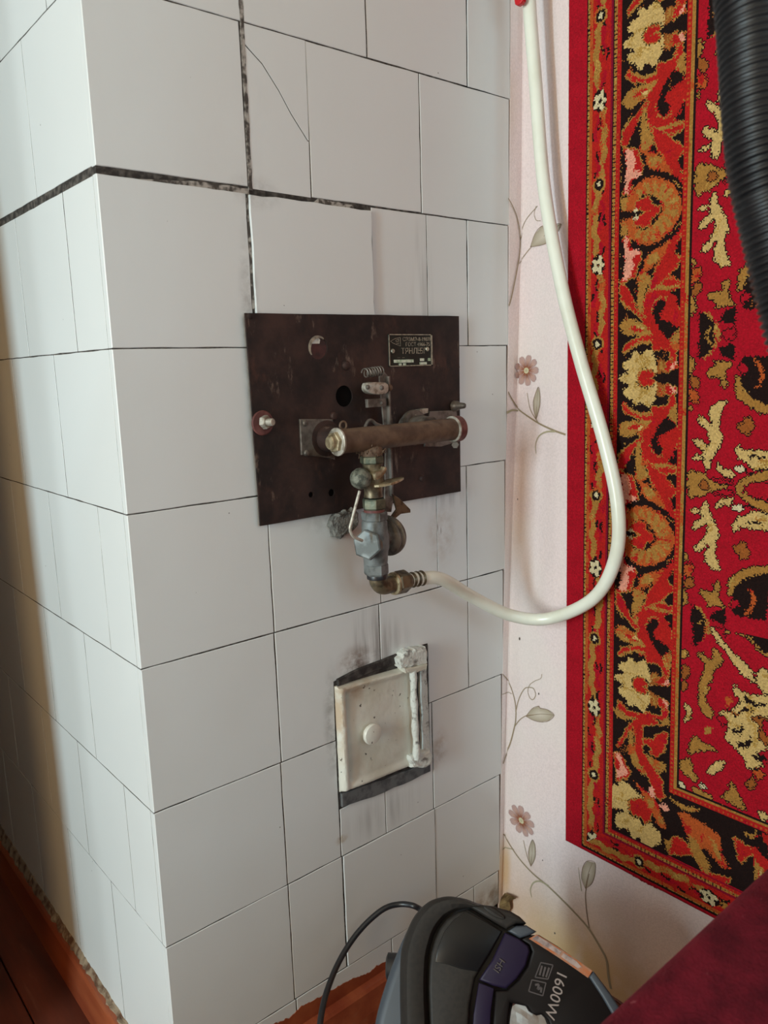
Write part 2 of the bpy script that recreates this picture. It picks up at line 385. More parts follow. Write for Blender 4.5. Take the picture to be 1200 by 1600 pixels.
# (x0, x1, z0, z1, y) front tiles course by course; edges carry the joint widths seen in the photograph
FT = []
FT += [(0, .2015, .4008, .6, 0), (.2062, .4048, .401, .6, 0), (.4068, .6095, .401, .6, .0006), (.6112, .7115, .4008, .6, 0)]
FT += [(0, .1985, .2042, .3992, 0), (.2985 + .0012, .5046, .2018, .3992, .0003), (.5062, .7086, .2008, .3994, .0002)]
FT += [(0, .1945, .0008, .1955, 0), (.1985, .4022, .0008, .1938, -.0032), (.4042, .5149, .0006, .1992, .0006), (.5153, .6047, .0006, .1992, .0006), (.6063, .7055, .0008, .1992, .0002)]
FT += [(0, .2987, -.1992, -.0008, 0), (.3003, .4987, -.1992, -.0008, 0), (.5003, .7005, -.1994, -.0006, 0)]
FT += [(0, .1988, -.3992, -.2007, 0), (.2004, .3985, -.3992, -.2007, 0), (.4001, .5250, -.3992, -.2007, .0002), (.5254, .5965, -.3992, -.2007, .0002), (.5980, .6945, -.3992, -.2007, 0)]
FT += [(0, .1982, -.5992, -.4008, 0), (.5978, .6890, -.5992, -.4008, 0)]
FT += [(0, .1966, -.7993, -.6008, 0), (.1982, .2992, -.7993, -.6008, .0004), (.5058, .6832, -.7993, -.6008, 0)]
FT += [(0, .1975, -.9995, -.8007, 0), (.1992, .3006, -.9995, -.8007, .0003), (.3034, .5055, -.9995, -.8007, -.0008), (.5070, .6770, -.9995, -.8007, 0)]
FT += [(0, .2, -1.07, -1.0011, 0), (.2016, .3976, -1.07, -1.0011, 0), (.3990, .6030, -1.07, -1.0011, 0), (.6045, .6725, -1.07, -1.0011, 0)]
for zi, z0 in enumerate((.6, .8, 1.0, 1.2)):
    js = [0, .1, .3, .5, .7] if zi % 2 == 0 else [0, .2, .4, .6]
    for i, a in enumerate(js): FT.append((a + (.0008 if i else 0), (js[i + 1] if i + 1 < len(js) else EDGE(z0)) - .0008, z0 + .001, min(z0 + .2, 1.35) - .0008, 0))
for (x0, x1, z0, z1, y) in FT: ftile(rect(x0, x1, z0, z1), y, .0012 if abs(x0 - .1985) < .004 and 0 < z0 < .3 else .0004, thick=.011 - min(y, 0) if y < 0 else .011)
# the cracked tile under the ceiling joint: two pieces with a hairline between them
ck = [(0.2046, 0.3751), (0.2305, 0.3566), (0.254, 0.3289), (0.2715, 0.3037), (0.2966, 0.274)]
up = [(.2052, .3992), (.2990, .3992), (.2984, ck[-1][1] + .0006)] + [(a + .0005, b + .0006) for a, b in ck[::-1]]
dn = [(.2052, .2020), (.2974, .2010), (.2982, ck[-1][1] - .0006)] + [(a - .0005, b - .0006) for a, b in ck[::-1]]
ftile(up, 0, 0, .0001); ftile(dn, .0002, 0, .0001)
# tiles cut around the soot door
ftile([(.2, -.4008), (.3937, -.4008), (.3937, -.494), (.345, -.497), (.3, -.503), (.2985, -.5992), (.2, -.5992)], 0, .0005)
ftile([(.3953, -.4008), (.5962, -.4008), (.5962, -.5992), (.499, -.5992), (.499, -.492), (.44, -.491), (.3953, -.4935)], 0, .0005)
ftile([(.3012, -.7993), (.3945, -.7993), (.3945, -.716), (.3012, -.718)], .0003, .0005)
ftile([(.3955, -.7993), (.5042, -.7993), (.5042, -.6008), (.499, -.6008), (.499, -.710), (.3955, -.715)], .0003, .0005)
# smeared filler in the open joints
bm = bmesh.new()
for (poly, y) in (([(.1992, .2), (.2056, .2), (.2066, .6), (.2016, .6)], .0012), ([(.1945, .05), (.1985, .05), (.1978, .19), (.1935, .19)], .0014),
                  ([(.05, .1955), (.20, .1945), (.20, .2015), (.13, .2022)], .0016), ([(.30, .194), (.375, .1935), (.37, .199), (.31, .2012)], .0018)):
    prism(bm, jag(ccw(poly), .0009, .012), FX, .006, y - .0014, .0003)
finish('joint_filler', bm, M_filler, STOVE)
# left face
def ltile(y0, y1, z0, z1, x=0.0, bev=.0003):
    bm = bmesh.new(); prism(bm, jag(ccw(rect(y0, y1, z0, z1)), .0004), LXm, x + .011, x, bev); finish('tile', bm, M_tile, STOVE)
lj = [(zq + .001, min(zq + .2, 1.35) - .0008, .0117, [.2, .4, .6, .8, 1.0] if zi % 2 == 0 else [.1, .3, .5, .7, .9]) for zi, zq in enumerate((.6, .8, 1.0, 1.2))] + [(.4008, .6, .0117, [.107, .305, .505, .71, .91, 1.11]), (.2055, .3992, .0113, [.211, .412, .61, .81, 1.01, 1.21]), (.0008, .1952, .0127, [.1145, .316, .516, .716, .916, 1.116]),
      (-.1992, -.0008, .0127, [.2105, .4065, .605, .80, 1.0, 1.2]), (-.3992, -.2008, .0125, [.0985, .2995, .492, .69, .89, 1.09]), (-.5992, -.4008, .0120, [.2035, .386, .556, .76, .96, 1.16]),
      (-.7992, -.6008, .0125, [.1005, .2865, .466, .67, .87, 1.07]), (-1.07, -.8007, .0120, [.1945, .39, .59, .79, .99, 1.19])]
for ci, (z0, z1, y0, js) in enumerate(lj):
    es = [y0] + js + [1.3]
    for i in range(len(es) - 1):
        gp = random.choice((.0009, .0012, .0014)); ltile(es[i] + (gp if i else 0), es[i + 1] - gp * .8, z0, z1, random.uniform(-.0001, .0001))
# cast iron soot door
FR = bmesh.new(); prism(FR, jag(rect(.3015, .4985, -.7155, -.494), .002, .02), FX, .008, .0004, .0004)
finish('door_frame', FR, M_frame, STOVE)
bm = bmesh.new(); prism(bm, jag([(0.3032, -0.6899), (0.3915, -0.6995), (0.4483, -0.7024), (0.4961, -0.7033), (0.4955, -0.7235), (0.3906, -0.7221), (0.3033, -0.713)], .0012, .02), FX, .004, -.004, .0012); finish('frame_sill', bm, M_frameg, STOVE)
bm = bmesh.new(); prism(bm, jag([(0.4752, -0.533), (0.4901, -0.528), (0.4945, -0.6925), (0.4762, -0.6977)], .0012, .02), FX, .004, -.006, .0015); finish('hinge_jamb', bm, M_lug, STOVE)
bm = bmesh.new(); prism(bm, jag([(0.3046, -0.5), (0.3463, -0.494), (0.4263, -0.491), (0.4369, -0.507), (0.365, -0.5078), (0.3052, -0.5117)], .0012, .015), FX, .004, -.004, .0015); finish('frame_lintel', bm, M_frame, STOVE)
LQ = [(0.3009, -0.5108), (0.4596, -0.5185), (0.4628, -0.6968), (0.302, -0.6874)]
def leaf():
    bm = bmesh.new(); n = 64; V = []
    tl, tr, br, bl = (Vector(q) for q in LQ)
    rim = lambda d, w: 0 if d < 0 else 1
    for j in range(n + 1):
        row = []
        for i in range(n + 1):
            u, v = i / n, j / n
            p = (tl * (1 - u) + tr * u) * (1 - v) + (bl * (1 - u) + br * u) * v
            dl, dr, dt, db = u * .165, (1 - u) * .165, v * .19, (1 - v) * .19
            sm = lambda x, a, b: (lambda t: t * t * (3 - 2 * t))(min(max((x - a) / (b - a), 0), 1))
            h = .0070
            edge = min(dl, dr, dt, db); h *= (.35 + .65 * sm(edge, 0, .004))
            ridge = max(math.sin(math.pi * min(max(dl / .0175, .0), 1)) ** .8, (1 - sm(dt, .006, .017)) * .75, (1 - sm(db, .006, .019)) * .65, (1 - sm(dr, .004, .012)) * .3) if dl < .0175 else max((1 - sm(dt, .006, .017)) * .75, (1 - sm(db, .006, .019)) * .65, (1 - sm(dr, .004, .012)) * .3)
            h += .0052 * ridge * sm(edge, 0, .004)
            h -= .0030 * max(0, 1 - abs(dl - .0185) / .005) * sm(dt, .01, .02) * sm(db, .01, .02)
            h += .0012 * math.sin(41 * p.x + 3) * math.sin(57 * p.y) + random.uniform(-.0002, .0002)
            row.append(bm.verts.new((p.x, .001 - h, p.y)))
        V.append(row)
    for j in range(n):
        for i in range(n): bm.faces.new((V[j][i], V[j + 1][i], V[j + 1][i + 1], V[j][i + 1]))
    bd = [V[0][i] for i in range(n)] + [V[j][n] for j in range(n)] + [V[n][i] for i in range(n, 0, -1)] + [V[j][0] for j in range(n, 0, -1)]
    bk = [bm.verts.new((v.co.x, .004, v.co.z)) for v in bd]
    for i in range(len(bd)): bm.faces.new((bd[i], bd[(i + 1) % len(bd)], bk[(i + 1) % len(bd)], bk[i]))
    bm.faces.new(bk)
    return finish('door_leaf', bm, M_door, STOVE, smooth=True)
LEAF = leaf()
kx, kz = (0.3572, -0.6016)
bm = bmesh.new(); lathe(bm, [(-.004, .0085), (.006, .0075), (.0075, .0135), (.009, .0168), (.0125, .0174), (.0150, .0160), (.0165, .010), (.017, .002)], (kx, -.007, kz), (0, -1, 0), 28)
finish('door_knob', bm, M_door, LEAF, smooth=True)
bm = bmesh.new(); hp = [(0.4487, -0.5222), (0.4523, -0.6798)]
hpts = [(hp[0][0] * (1 - t) + hp[1][0] * t + .0006 * math.sin(t * 17), -.016, hp[0][1] * (1 - t) + hp[1][1] * t) for t in np.linspace(0, 1, 14)]
tube(bm, hpts, [.0058 + .0009 * math.sin(i * 1.7) for i in range(14)], 14); finish('hinge_pin', bm, M_lug, LEAF, smooth=True)
def lump(name, poly, y0, y1, mat, parent, bev=.004, amp=.0015):
    bm = bmesh.new(); p = jag(ccw(poly), amp, .006); prism(bm, p, FX, y0, y1, bev, 3)
    for v in bm.verts: v.co += Vector((random.uniform(-1, 1), random.uniform(-1, 1), random.uniform(-1, 1))) * .0007
    return finish(name, bm, mat, parent)
lump('hinge_lug', [(0.4193, -0.4949), (0.4362, -0.4863), (0.4789, -0.4886), (0.483, -0.4986), (0.4824, -0.5186), (0.4437, -0.5147), (0.4242, -0.5115)], .003, -.017, M_lug, STOVE)
lump('hinge_strap', [(0.428, -0.512), (0.4489, -0.5156), (0.4776, -0.5179), (0.4759, -0.5264), (0.4557, -0.5264), (0.4305, -0.5204)], 0, -.020, M_door, LEAF, .002, .0006)
lump('hinge_lug', [(0.4399, -0.6714), (0.4617, -0.6723), (0.484, -0.6755), (0.4897, -0.687), (0.4878, -0.7005), (0.4667, -0.7022), (0.4421, -0.693)], .003, -.017, M_lug, STOVE)
# painted-over red edge and skirting
rp = [(0.1053, -1.0082), (0.1494, -1.0174), (0.1699, -1.0224), (0.1864, -1.0235), (0.2084, -1.0187), (0.2353, -1.0234), (0.2582, -1.0218), (0.2839, -1.0263), (0.313, -1.029), (0.3444, -1.0349), (0.3797, -1.0365), (0.4119, -1.0382), (0.4692, -1.0584), (0.567, -1.085), (0.6558, -1.1046)]
rp = sorted(rp); tx_ = np.linspace(.012, .52, 150); tz_ = np.interp(tx_, [p[0] for p in rp], [p[1] for p in rp]) + RNG.normal(0, .0011, 150) + .0015 * np.sin(tx_ * 90)
bm = bmesh.new(); prism(bm, [(.52, -1.062), (.012, -1.062)][::-1] + [(float(a), max(float(b), -1.056)) for a, b in zip(tx_, tz_)][::-1], FX, .002, -.0008, 0)
struct(finish('trim_1', bm, M_skirt))
prf = [(0, FLOOR), (-.024, FLOOR), (-.022, FLOOR + .020), (-.016, -1.055), (-.012, -1.0505), (0, -1.0495)]
bm = bmesh.new(); rows = [[bm.verts.new((x, -.0012 + a, b)) for a, b in prf] for x in np.linspace(-.026, .52, 12)]
for A, B in zip(rows, rows[1:]):
    for i in range(len(prf) - 1): bm.faces.new((A[i], A[i + 1], B[i + 1], B[i]))
bm.faces.new(rows[0]); bm.faces.new(rows[-1][::-1]); struct(finish('baseboard_front', bm, M_skirt))
bm = bmesh.new(); rows = [[bm.verts.new((-.0005 + a, y, b)) for a, b in prf] for y in np.linspace(0, 1.29, 12)]
for A, B in zip(rows, rows[1:]):
    for i in range(len(prf) - 1): bm.faces.new((A[i], A[i + 1], B[i + 1], B[i]))
bm.faces.new(rows[0]); bm.faces.new(rows[-1][::-1]); struct(finish('baseboard_left', bm, M_skirt))
bm = bmesh.new(); rows = []
for y in np.linspace(-.0012, 1.29, 170):
    k = random.uniform(-1, 1) * .0022; top = -1.045 + .022 * min(max((y - .18) / .72, 0), 1) + k
    rows.append([bm.verts.new((a, y, b)) for a, b in ((0.001, -1.056), (-.0085 + k, -1.053), (-.0078 + k, -1.047), (-.0022, top - .003), (.0005, top))])
for A, B in zip(rows, rows[1:]):
    for i in range(4): bm.faces.new((A[i], A[i + 1], B[i + 1], B[i]))
bm.faces.new(rows[0]); bm.faces.new(rows[-1][::-1]); struct(finish('trim_2', bm, M_dust))
# torn scrap at the foot of the inner corner
sc = [(0.0212, -1.0551), (-0.0102, -1.0456), (-0.0287, -1.0381), (-0.0441, -1.036), (-0.0274, -1.051), (-0.0295, -1.0661), (-0.0181, -1.0891), (0.0166, -1.0904)]
bm = bmesh.new(); pts = [bm.verts.new((WS(y, z, .006 + random.uniform(0, .012)), min(y, -.006), max(z, FLOOR + .003))) for y, z in sc]
cv = bm.verts.new((WX(-1.0, .022), -.015, sum(p.co.z for p in pts) / len(pts)))
for i in range(len(pts)): bm.faces.new((pts[i], pts[(i + 1) % len(pts)], cv))
bmesh.ops.solidify(bm, geom=bm.faces[:], thickness=.0012)
tag(finish('wallpaper_scrap', bm, M_scrap), 'torn stained curl of wallpaper at the foot of the inner corner', 'scrap')

# ------------------------------------------------------------------ gas burner
BURN = thing('gas_burner', 'blackened steel gas burner panel with rusty pipe and valves bolted to tiles', 'burner', (.383, -.006, -.242))
PY0, PY1 = -.0048, -.0075      # plate back / front
PO = [(0.1786, 0.0441), (0.576, 0.0471), (0.575, -0.2409), (0.1826, -0.2405)]
HOLES = [((0.336, -0.0707), .0155), ((0.3056, -0.2095), .0055), ((0.2691, -0.2078), .0042), ((0.293, -0.0009), .0165)]
def plate():
    c = bpy.data.curves.new('mounting_plate', 'CURVE'); c.dimensions = '2D'; c.fill_mode = 'BOTH'; c.extrude = .0013
    def sp(p):
        s = c.splines.new('POLY'); s.points.add(len(p) - 1); s.use_cyclic_u = True
        for q, (a, b) in zip(s.points, p): q.co = (a, b, 0, 1)
    sp(jag(PO, .0003, .03))
    for (cx, cz), r in HOLES: sp([(cx + r * math.cos(t), cz + r * math.sin(t)) for t in np.linspace(0, 2 * math.pi, 28, endpoint=False)])
    o = bpy.data.objects.new('tmp', c); COL.objects.link(o)
    me = bpy.data.meshes.new_from_object(o.evaluated_get(bpy.context.evaluated_depsgraph_get())); bpy.data.objects.remove(o); bpy.data.curves.remove(c)
    me.transform(Matrix(((1, 0, 0, 0), (0, 0, -1, (PY0 + PY1) / 2), (0, 1, 0, 0), (0, 0, 0, 1)))); me.materials.clear(); me.materials.append(M_plate)
    p = bpy.data.objects.new('mounting_plate', me); COL.objects.link(p); adopt(p, BURN); return p
PLATE = plate()
bm = bmesh.new(); box(bm, (PO[3][0] + .006, -.0040, PO[3][1] + .006), (PO[1][0] - .006, -.0006, PO[1][1] - .006)); finish('dark_void_sheet', bm, M_void, BURN)  # black sheet added to stand in for the unlit hollow behind the holes
hx, hz = HOLES[3][0]
bm = bmesh.new(); lathe(bm, [(0, .0158), (.001, .0158)], (hx + .002, -.0042, hz - .002), (0, -1, 0), 28); finish('hole_cover', bm, simple('dark red cover', lin(74, 36, 32), lin(50, 28, 26), 60, .6), BURN)
bm = bmesh.new(); cres = [(hx + .0165 * math.cos(t), hz + .0165 * math.sin(t)) for t in np.linspace(math.radians(55), math.radians(215), 20)] + [(hx + .003 + .0158 * math.cos(t), hz - .0028 + .0158 * math.sin(t)) for t in np.linspace(math.radians(208), math.radians(62), 18)]
prism(bm, cres, FX, -.0045, -.0080); ob = finish('hole_rim', bm, M_npl, BURN); ob['label'] = 'bright bare crescent edge of the hole'
prism_bm = bmesh.new(); prism(prism_bm, [(0.2808, 0.0098), (0.2853, 0.0124), (0.2942, 0.0142), (0.2983, 0.0098), (0.2969, 0.0045), (0.2815, 0.0045)], FX, -.0042, -.0058); finish('hole_plaster', prism_bm, M_lug, BURN)
def bolt(px, pz, r, h, mat=M_steel, y=PY1, name='bolt'):
    bm = bmesh.new(); lathe(bm, [(-.001, r), (h * .55, r), (h * .9, r * .75), (h, r * .3)], (px, y, pz), (0, -1, 0), 14); return finish(name, bm, mat, BURN, smooth=True)
for (q, r, h) in (((0.3406, -0.0267), .0068, .005), ((0.4861, -0.2089), .005, .004), ((0.3149, -0.0981), .006, .005), ((0.1851, 0.0401), .004, .002)): bolt(q[0], q[1], r, h, M_plate, name='rivet')
# studs at both edges of the panel
bx, bz = (0.1944, -0.1001)
bm = bmesh.new(); lathe(bm, [(0, .0165), (.0018, .017), (.0032, .0155)], (bx, PY1, bz), (0, -1, 0), 30); W1 = finish('stud_washer', bm, M_redpaint, BURN, smooth=True); W1['label'] = 'dull red washer under the left stud'
bm = bmesh.new(); hexnut(bm, (bx, PY1 - .003, bz + .001), (.25, -1, .05), .0095, .009, .3); lathe(bm, [(0, .0052), (.009, .0052), (.0105, .004)], (bx + .002, PY1 - .011, bz + .001), (.25, -1, .05), 14); finish('stud_nut', bm, M_bright, BURN)
bx, bz = (0.5611, -0.0964)
bm = bmesh.new(); lathe(bm, [(0, .0075), (.004, .009), (.010, .008), (.014, .0052), (.022, .0045), (.024, .003)], (bx - .004, PY1, bz), (.35, -1, 0), 16)
for v in bm.verts: v.co += Vector((random.uniform(-1, 1), random.uniform(-1, 1), random.uniform(-1, 1))) * .0005
finish('stud_nut', bm, M_steel, BURN, smooth=True)
# left and right inlet brackets on the panel
b1 = [(0.2544, -0.0988), (0.312, -0.1025), (0.3125, -0.161), (0.3056, -0.1584), (0.2546, -0.149)]
bm = bmesh.new(); prism(bm, b1, FX, PY1, -.0105, .0006); BR1 = finish('bracket', bm, M_steel, BURN)
for q in ((0.262, -0.1046), (0.2617, -0.1469)): o = bolt(q[0], q[1], .0045, .004, M_steel, -.0105, 'screw')
b2 = [(0.5041, -0.1025), (0.565, -0.104), (0.5685, -0.1559), (0.5283, -0.1609), (0.4913, -0.1577)]
bm = bmesh.new(); prism(bm, b2, FX, PY1, -.0105, .0006); finish('bracket', bm, M_steel, BURN)
bm = bmesh.new(); prism(bm, [(0.4723, -0.0975), (0.4902, -0.0965), (0.49, -0.1035), (0.4803, -0.105), (0.4799, -0.118), (0.4717, -0.1174)], FX, -.0105, -.022, .0006); finish('bracket_hook', bm, M_bright, BURN)
ix, iz = (0.2987, -0.1291)
bm = bmesh.new(); lathe(bm, [(0, .026), (.004, .026), (.005, .019), (.055, .018)], (ix, PY1, iz), (0, -1, 0), 26); finish('burner_inlet', bm, M_plate, BURN, smooth=True)
ix, iz = (0.4555, -0.1239)
bm = bmesh.new(); lathe(bm, [(0, .018), (.012, .018), (.013, .0265), (.019, .0275), (.022, .026), (.0225, .019), (.055, .018)], (ix, PY1, iz), (0, -1, 0), 30); AIR = finish('air_shutter', bm, M_steel, BURN, smooth=True)
sxx, szz = (0.4577, -0.1102)
bm = bmesh.new(); prism(bm, [(sxx - .004, szz - .005), (sxx - .001, szz - .005), (sxx - .001, szz + .006), (sxx - .004, szz + .006)], FX, -.029, -.0305); prism(bm, [(sxx + .001, szz - .005), (sxx + .003, szz - .005), (sxx + .003, szz + .004), (sxx + .001, szz + .004)], FX, -.029, -.0305); finish('shutter_mark', bm, M_npl, AIR)
# manifold pipe
MY = -.075
pa = (0.2695, -0.1281); pb = (0.4981, -0.1272)
PA = Vector((pa[0], MY, pa[1] - .0005)); PB = Vector((pb[0], MY, pb[1])); PD = (PB - PA).normalized()
bm = bmesh.new(); cyl(bm, PA, PB, .0168, 32, .001); PIPE = finish('manifold_pipe', bm, M_rustpipe, BURN, smooth=True)
bm = bmesh.new(); lathe(bm, [(0, .0182), (.0012, .0192), (.0035, .0192), (.0045, .0175)], PA + PD * .002, -PD, 28); finish('plug_flange', bm, M_bright, PIPE, smooth=True)
bm = bmesh.new(); hexnut(bm, PA - PD * .001, -PD, .0145, .007, .2); lathe(bm, [(0, .0098), (.0055, .0098), (.007, .0085), (.0075, .003)], PA - PD * .007, -PD, 20); finish('end_plug', bm, M_brassB, PIPE)
bm = bmesh.new(); tube(bm, [(PA.x + .014 + .0055 * math.cos(t), MY + .004, PA.z + .021 + .0055 * math.sin(t)) for t in np.linspace(0, 2 * math.pi, 15)], .0016, 8); finish('wire_eye', bm, M_rustpipe, PIPE, smooth=True)
bm = bmesh.new()
for e in (-1,):
    lathe(bm, [(-.0075, .0178), (-.007, .0196), (.006, .0196), (.0068, .0178)], PB - PD * .001, PD, 28)
finish('pipe_clamp', bm, M_redpaint, PIPE, smooth=True)
bm = bmesh.new(); lathe(bm, [(0, .0198), (.002, .0202), (.003, .0190)], PB - PD * .0105, PD, 28); finish('clamp_rim', bm, M_bright, PIPE, smooth=True)
bm = bmesh.new(); e0 = PB + Vector((-.002, -.002, -.020)); cyl(bm, e0 + Vector((-.006, -.003, -.0035)), e0 + Vector((.006, .008, .004)), .0042, 12, .0008); hexnut(bm, e0 + Vector((-.005, -.003, -.003)), (-1, -.5, -.3), .0058, .004); finish('clamp_bolt', bm, M_steel, PIPE)
# thermocouple strip behind the pipe
st = [(0.3799, -0.0438), (0.3899, -0.0376), (0.3971, -0.0443), (0.397, -0.0789), (0.4005, -0.1505), (0.4016, -0.2236), (0.3956, -0.2475), (0.3816, -0.2455), (0.388, -0.1494), (0.384, -0.0923)]
bm = bmesh.new(); prism(bm, st, FX, -.0335, -.036, .0005); STRIP = finish('igniter_strip', bm, M_steel, BURN)
bm = bmesh.new(); prism(bm, [(0.3929, -0.0442), (0.3966, -0.0443), (0.3963, -0.15), (0.3973, -0.2229), (0.3935, -0.2224), (0.3925, -0.1497)], FX, -.034, -.041, .0005); finish('strip_flange', bm, M_steel, STRIP)
bm = bmesh.new(); q0 = (0.3509, -0.0384); q1 = (0.3846, -0.0356)
hel = [(q0[0] + (q1[0] - q0[0]) * t, -.037 + .0062 * math.cos(t * 2 * math.pi * 7), q0[1] + (q1[1] - q0[1]) * t + .0062 * math.sin(t * 2 * math.pi * 7)) for t in np.linspace(0, 1, 112)]
tube(bm, hel, .0010, 6); finish('spring', bm, M_steel, STRIP, smooth=True)
bm = bmesh.new(); prism(bm, chaikin([(0.3472, -0.0573), (0.351, -0.0511), (0.3834, -0.0522), (0.3894, -0.0562), (0.389, -0.0663), (0.3802, -0.0706), (0.3561, -0.0686), (0.3481, -0.0637)], 1), FX, -.034, -.046, .002, 2); CLIP = finish('clip_block', bm, M_bright, STRIP, smooth=True)
for q in ((0.349, -0.0583), (0.3752, -0.0602)):
    bm = bmesh.new(); lathe(bm, [(0, .0036), (.0018, .0034), (.0026, .002)], (q[0], -.0455, q[1]), (0, -1, 0), 14); finish('screw', bm, M_steel, CLIP, smooth=True)
bm = bmesh.new(); lathe(bm, [(-.001, .005), (.003, .0055), (.006, .004)], ((0.3921, -0.0609)[0], -.040, (0.3921, -0.0609)[1]), (1, 0, 0), 12); finish('clip_nut', bm, M_rustpipe, CLIP, smooth=True)
bm = bmesh.new(); prism(bm, [(0.3515, -0.0757), (0.3866, -0.0755), (0.3874, -0.0877), (0.3522, -0.0877)], FX, -.036, -.0415, .0006); TAB = finish('tab', bm, M_steel, STRIP)
q = (0.3785, -0.0826)
bm = bmesh.new(); lathe(bm, [(0, .0032), (.002, .003), (.0028, .0015)], (q[0], -.0412, q[1]), (0, -1, 0), 12); finish('screw', bm, M_steel, TAB, smooth=True)
tp = [(0.3368, -0.1184), (0.3432, -0.1079), (0.3504, -0.1057), (0.3597, -0.1118), (0.3741, -0.1165)]
bm = bmesh.new(); tube(bm, cr([(a, -.05, b) for a, b in tp], 6), .0028, 10); finish('pilot_tube', bm, M_steel, STRIP, smooth=True)
# valve column below the pipe
zc = lambda py, px=583: None
ZQ = dict((k, v) for k, v in zip([695, 712, 724, 744, 757, 768, 778, 795, 799, 813, 830, 862, 880, 897, 903, 916], [q[1] for q in [(0.3308, -0.1377), (0.3302, -0.1529), (0.3297, -0.1638), (0.3301, -0.182), (0.3308, -0.194), (0.3327, -0.2043), (0.3335, -0.2136), (0.3328, -0.2293), (0.3327, -0.233), (0.3321, -0.2459), (0.3326, -0.2619), (0.3314, -0.2918), (0.3319, -0.3089), (0.3324, -0.3253), (0.3346, -0.3314), (0.3353, -0.3441)]]))
AX = .3285; DN = (0, 0, -1)
def vl(name, prof, mat, seg=24, rot=0., dx=0., parent=BURN, smooth=True):
    bm = bmesh.new(); z0 = prof[0][0]
    lathe(bm, [(z0 - z, r) for z, r in prof], (AX + dx, MY, z0), DN, seg, rot); return finish(name, bm, mat, parent, smooth=smooth)
def vhex(name, za, zb, r, mat, rot=.35, dx=0., parent=BURN):
    bm = bmesh.new(); hexnut(bm, (AX + dx, MY, za), DN, r, za - zb, rot, .08); return finish(name, bm, mat, parent)
weld = vl('weld_neck', [(PA.z - .008, .011), (ZQ[695] - .004, .0155), (ZQ[695] - .010, .0165), (ZQ[712], .0152)], M_rustpipe, 24)
bm = bmesh.new()
for i in range(26):
    a = random.uniform(2.2, 5.6); z = random.uniform(ZQ[712], ZQ[695]); rr = .0158; p = Vector((AX + rr * math.cos(a), MY + rr * math.sin(a), z))
    tube(bm, [p, p + Vector((math.cos(a) * .004, math.sin(a) * .004, random.uniform(.001, .007))), p + Vector((math.cos(a + .5) * .007, math.sin(a + .5) * .003, random.uniform(-.004, .008)))], .0007, 5)
finish('sealing_hemp', bm, M_rustpipe, weld)
vhex('upper_nut', ZQ[712], ZQ[724], .0168, M_green)
GC = vl('gas_cock', [(ZQ[724], .0150), (ZQ[724] - .004, .0140), (ZQ[744] + .004, .0150), (ZQ[744], .0165), (ZQ[757], .0165), (ZQ[757] - .004, .0135), (ZQ[768], .0130), (ZQ[778] + .002, .0138)], M_brass, 26, dx=.001)
bq = (0.3025, -0.1819)
bm = bmesh.new(); bmesh.ops.create_icosphere(bm, subdivisions=3, radius=.0150, matrix=Matrix.Translation((bq[0] + .001, -.080, bq[1])))
for v in bm.verts: v.co += Vector((random.uniform(-1, 1), random.uniform(-1, 1), random.uniform(-1, 1))) * .00045
finish('cock_plug', bm, simple('mottled grey green metal', lin(122, 122, 108), lin(66, 68, 60), 120, .6, .3, bump=.6, dist=.002), GC, smooth=True)
bm = bmesh.new(); kp = [(0.3148, -0.1734), (0.3311, -0.1715), (0.3348, -0.1665), (0.3405, -0.1707), (0.3343, -0.1791), (0.3224, -0.1849), (0.3155, -0.1842)]; prism(bm, chaikin(kp, 1), FX, -.080, -.096, .002, 2); finish('cock_lug', bm, M_brassB, GC, smooth=True)
lv = [(0.3215, -0.1904), (0.3498, -0.1901), (0.3692, -0.1895), (0.3764, -0.1931), (0.3714, -0.1972), (0.3495, -0.1974), (0.3235, -0.197)]
bm = bmesh.new()
base = [(0, 0)]
lz = (0.3354, -0.193)[1]
out = chaikin([(.318, -.094), (.333, -.105), (.352, -.103), (.372, -.094), (.374, -.088), (.362, -.080), (.340, -.076), (.322, -.080)], 1)
prism(bm, out, lambda a, b, l: Vector((a, b, l + .10 * (a - .33))), lz - .001, lz + .0022, .0006); finish('cock_lever', bm, M_brassB, GC)
vhex('middle_nut', ZQ[778], ZQ[795], .0172, M_green, .5, .0015)
vl('copper_thread', [(ZQ[795], .0150), (ZQ[799], .0150)], M_redpaint, 24, dx=.0015)
V2 = vhex('lower_union', ZQ[799], ZQ[813], .0188, M_zinc, .25, .0015)
VB = vl('lower_valve_body', [(ZQ[813] + .001, .0165), (ZQ[813] - .002, .0185), (ZQ[830], .0188), (ZQ[830] - .006, .0205), (ZQ[862] + .006, .0205), (ZQ[862], .0185), (ZQ[880], .0172)], M_zinc, 30, dx=.001)
vhex('lower_hex', ZQ[880] + .001, ZQ[897], .0178, M_zinc, .25, .0015)
vl('black_seal', [(ZQ[897] + .0005, .0148), (ZQ[897] - .001, .0155), (ZQ[903], .0150)], M_blackplastic, 24, dx=.003)
hb = (0.2914, -0.2725); cb_ = Vector((AX, MY, (0.3319, -0.2805)[1])); hd = (Vector((hb[0], -.095, hb[1])) - cb_).normalized()
bm = bmesh.new(); lathe(bm, [(0, .0165), (.019, .0175), (.021, .0165)], cb_, hd, 26); finish('spindle_boss', bm, M_brass, VB, smooth=True)
bm = bmesh.new(); hexnut(bm, cb_ + hd * .021, hd, .0218, .009, .75, .10); finish('spindle_bolt', bm, M_zinc, VB)
bm = bmesh.new(); dd = Vector((.93, .36, .05)).normalized(); lathe(bm, [(.010, .015), (.019, .016), (.020, .024), (.023, .0275), (.0255, .0275), (.0265, .0255), (.0285, .0255), (.031, .0305), (.035, .0305), (.037, .026)], cb_ + Vector((.004, 0, .004)), dd, 34); finish('spring_cap', bm, M_steel, VB, smooth=True)
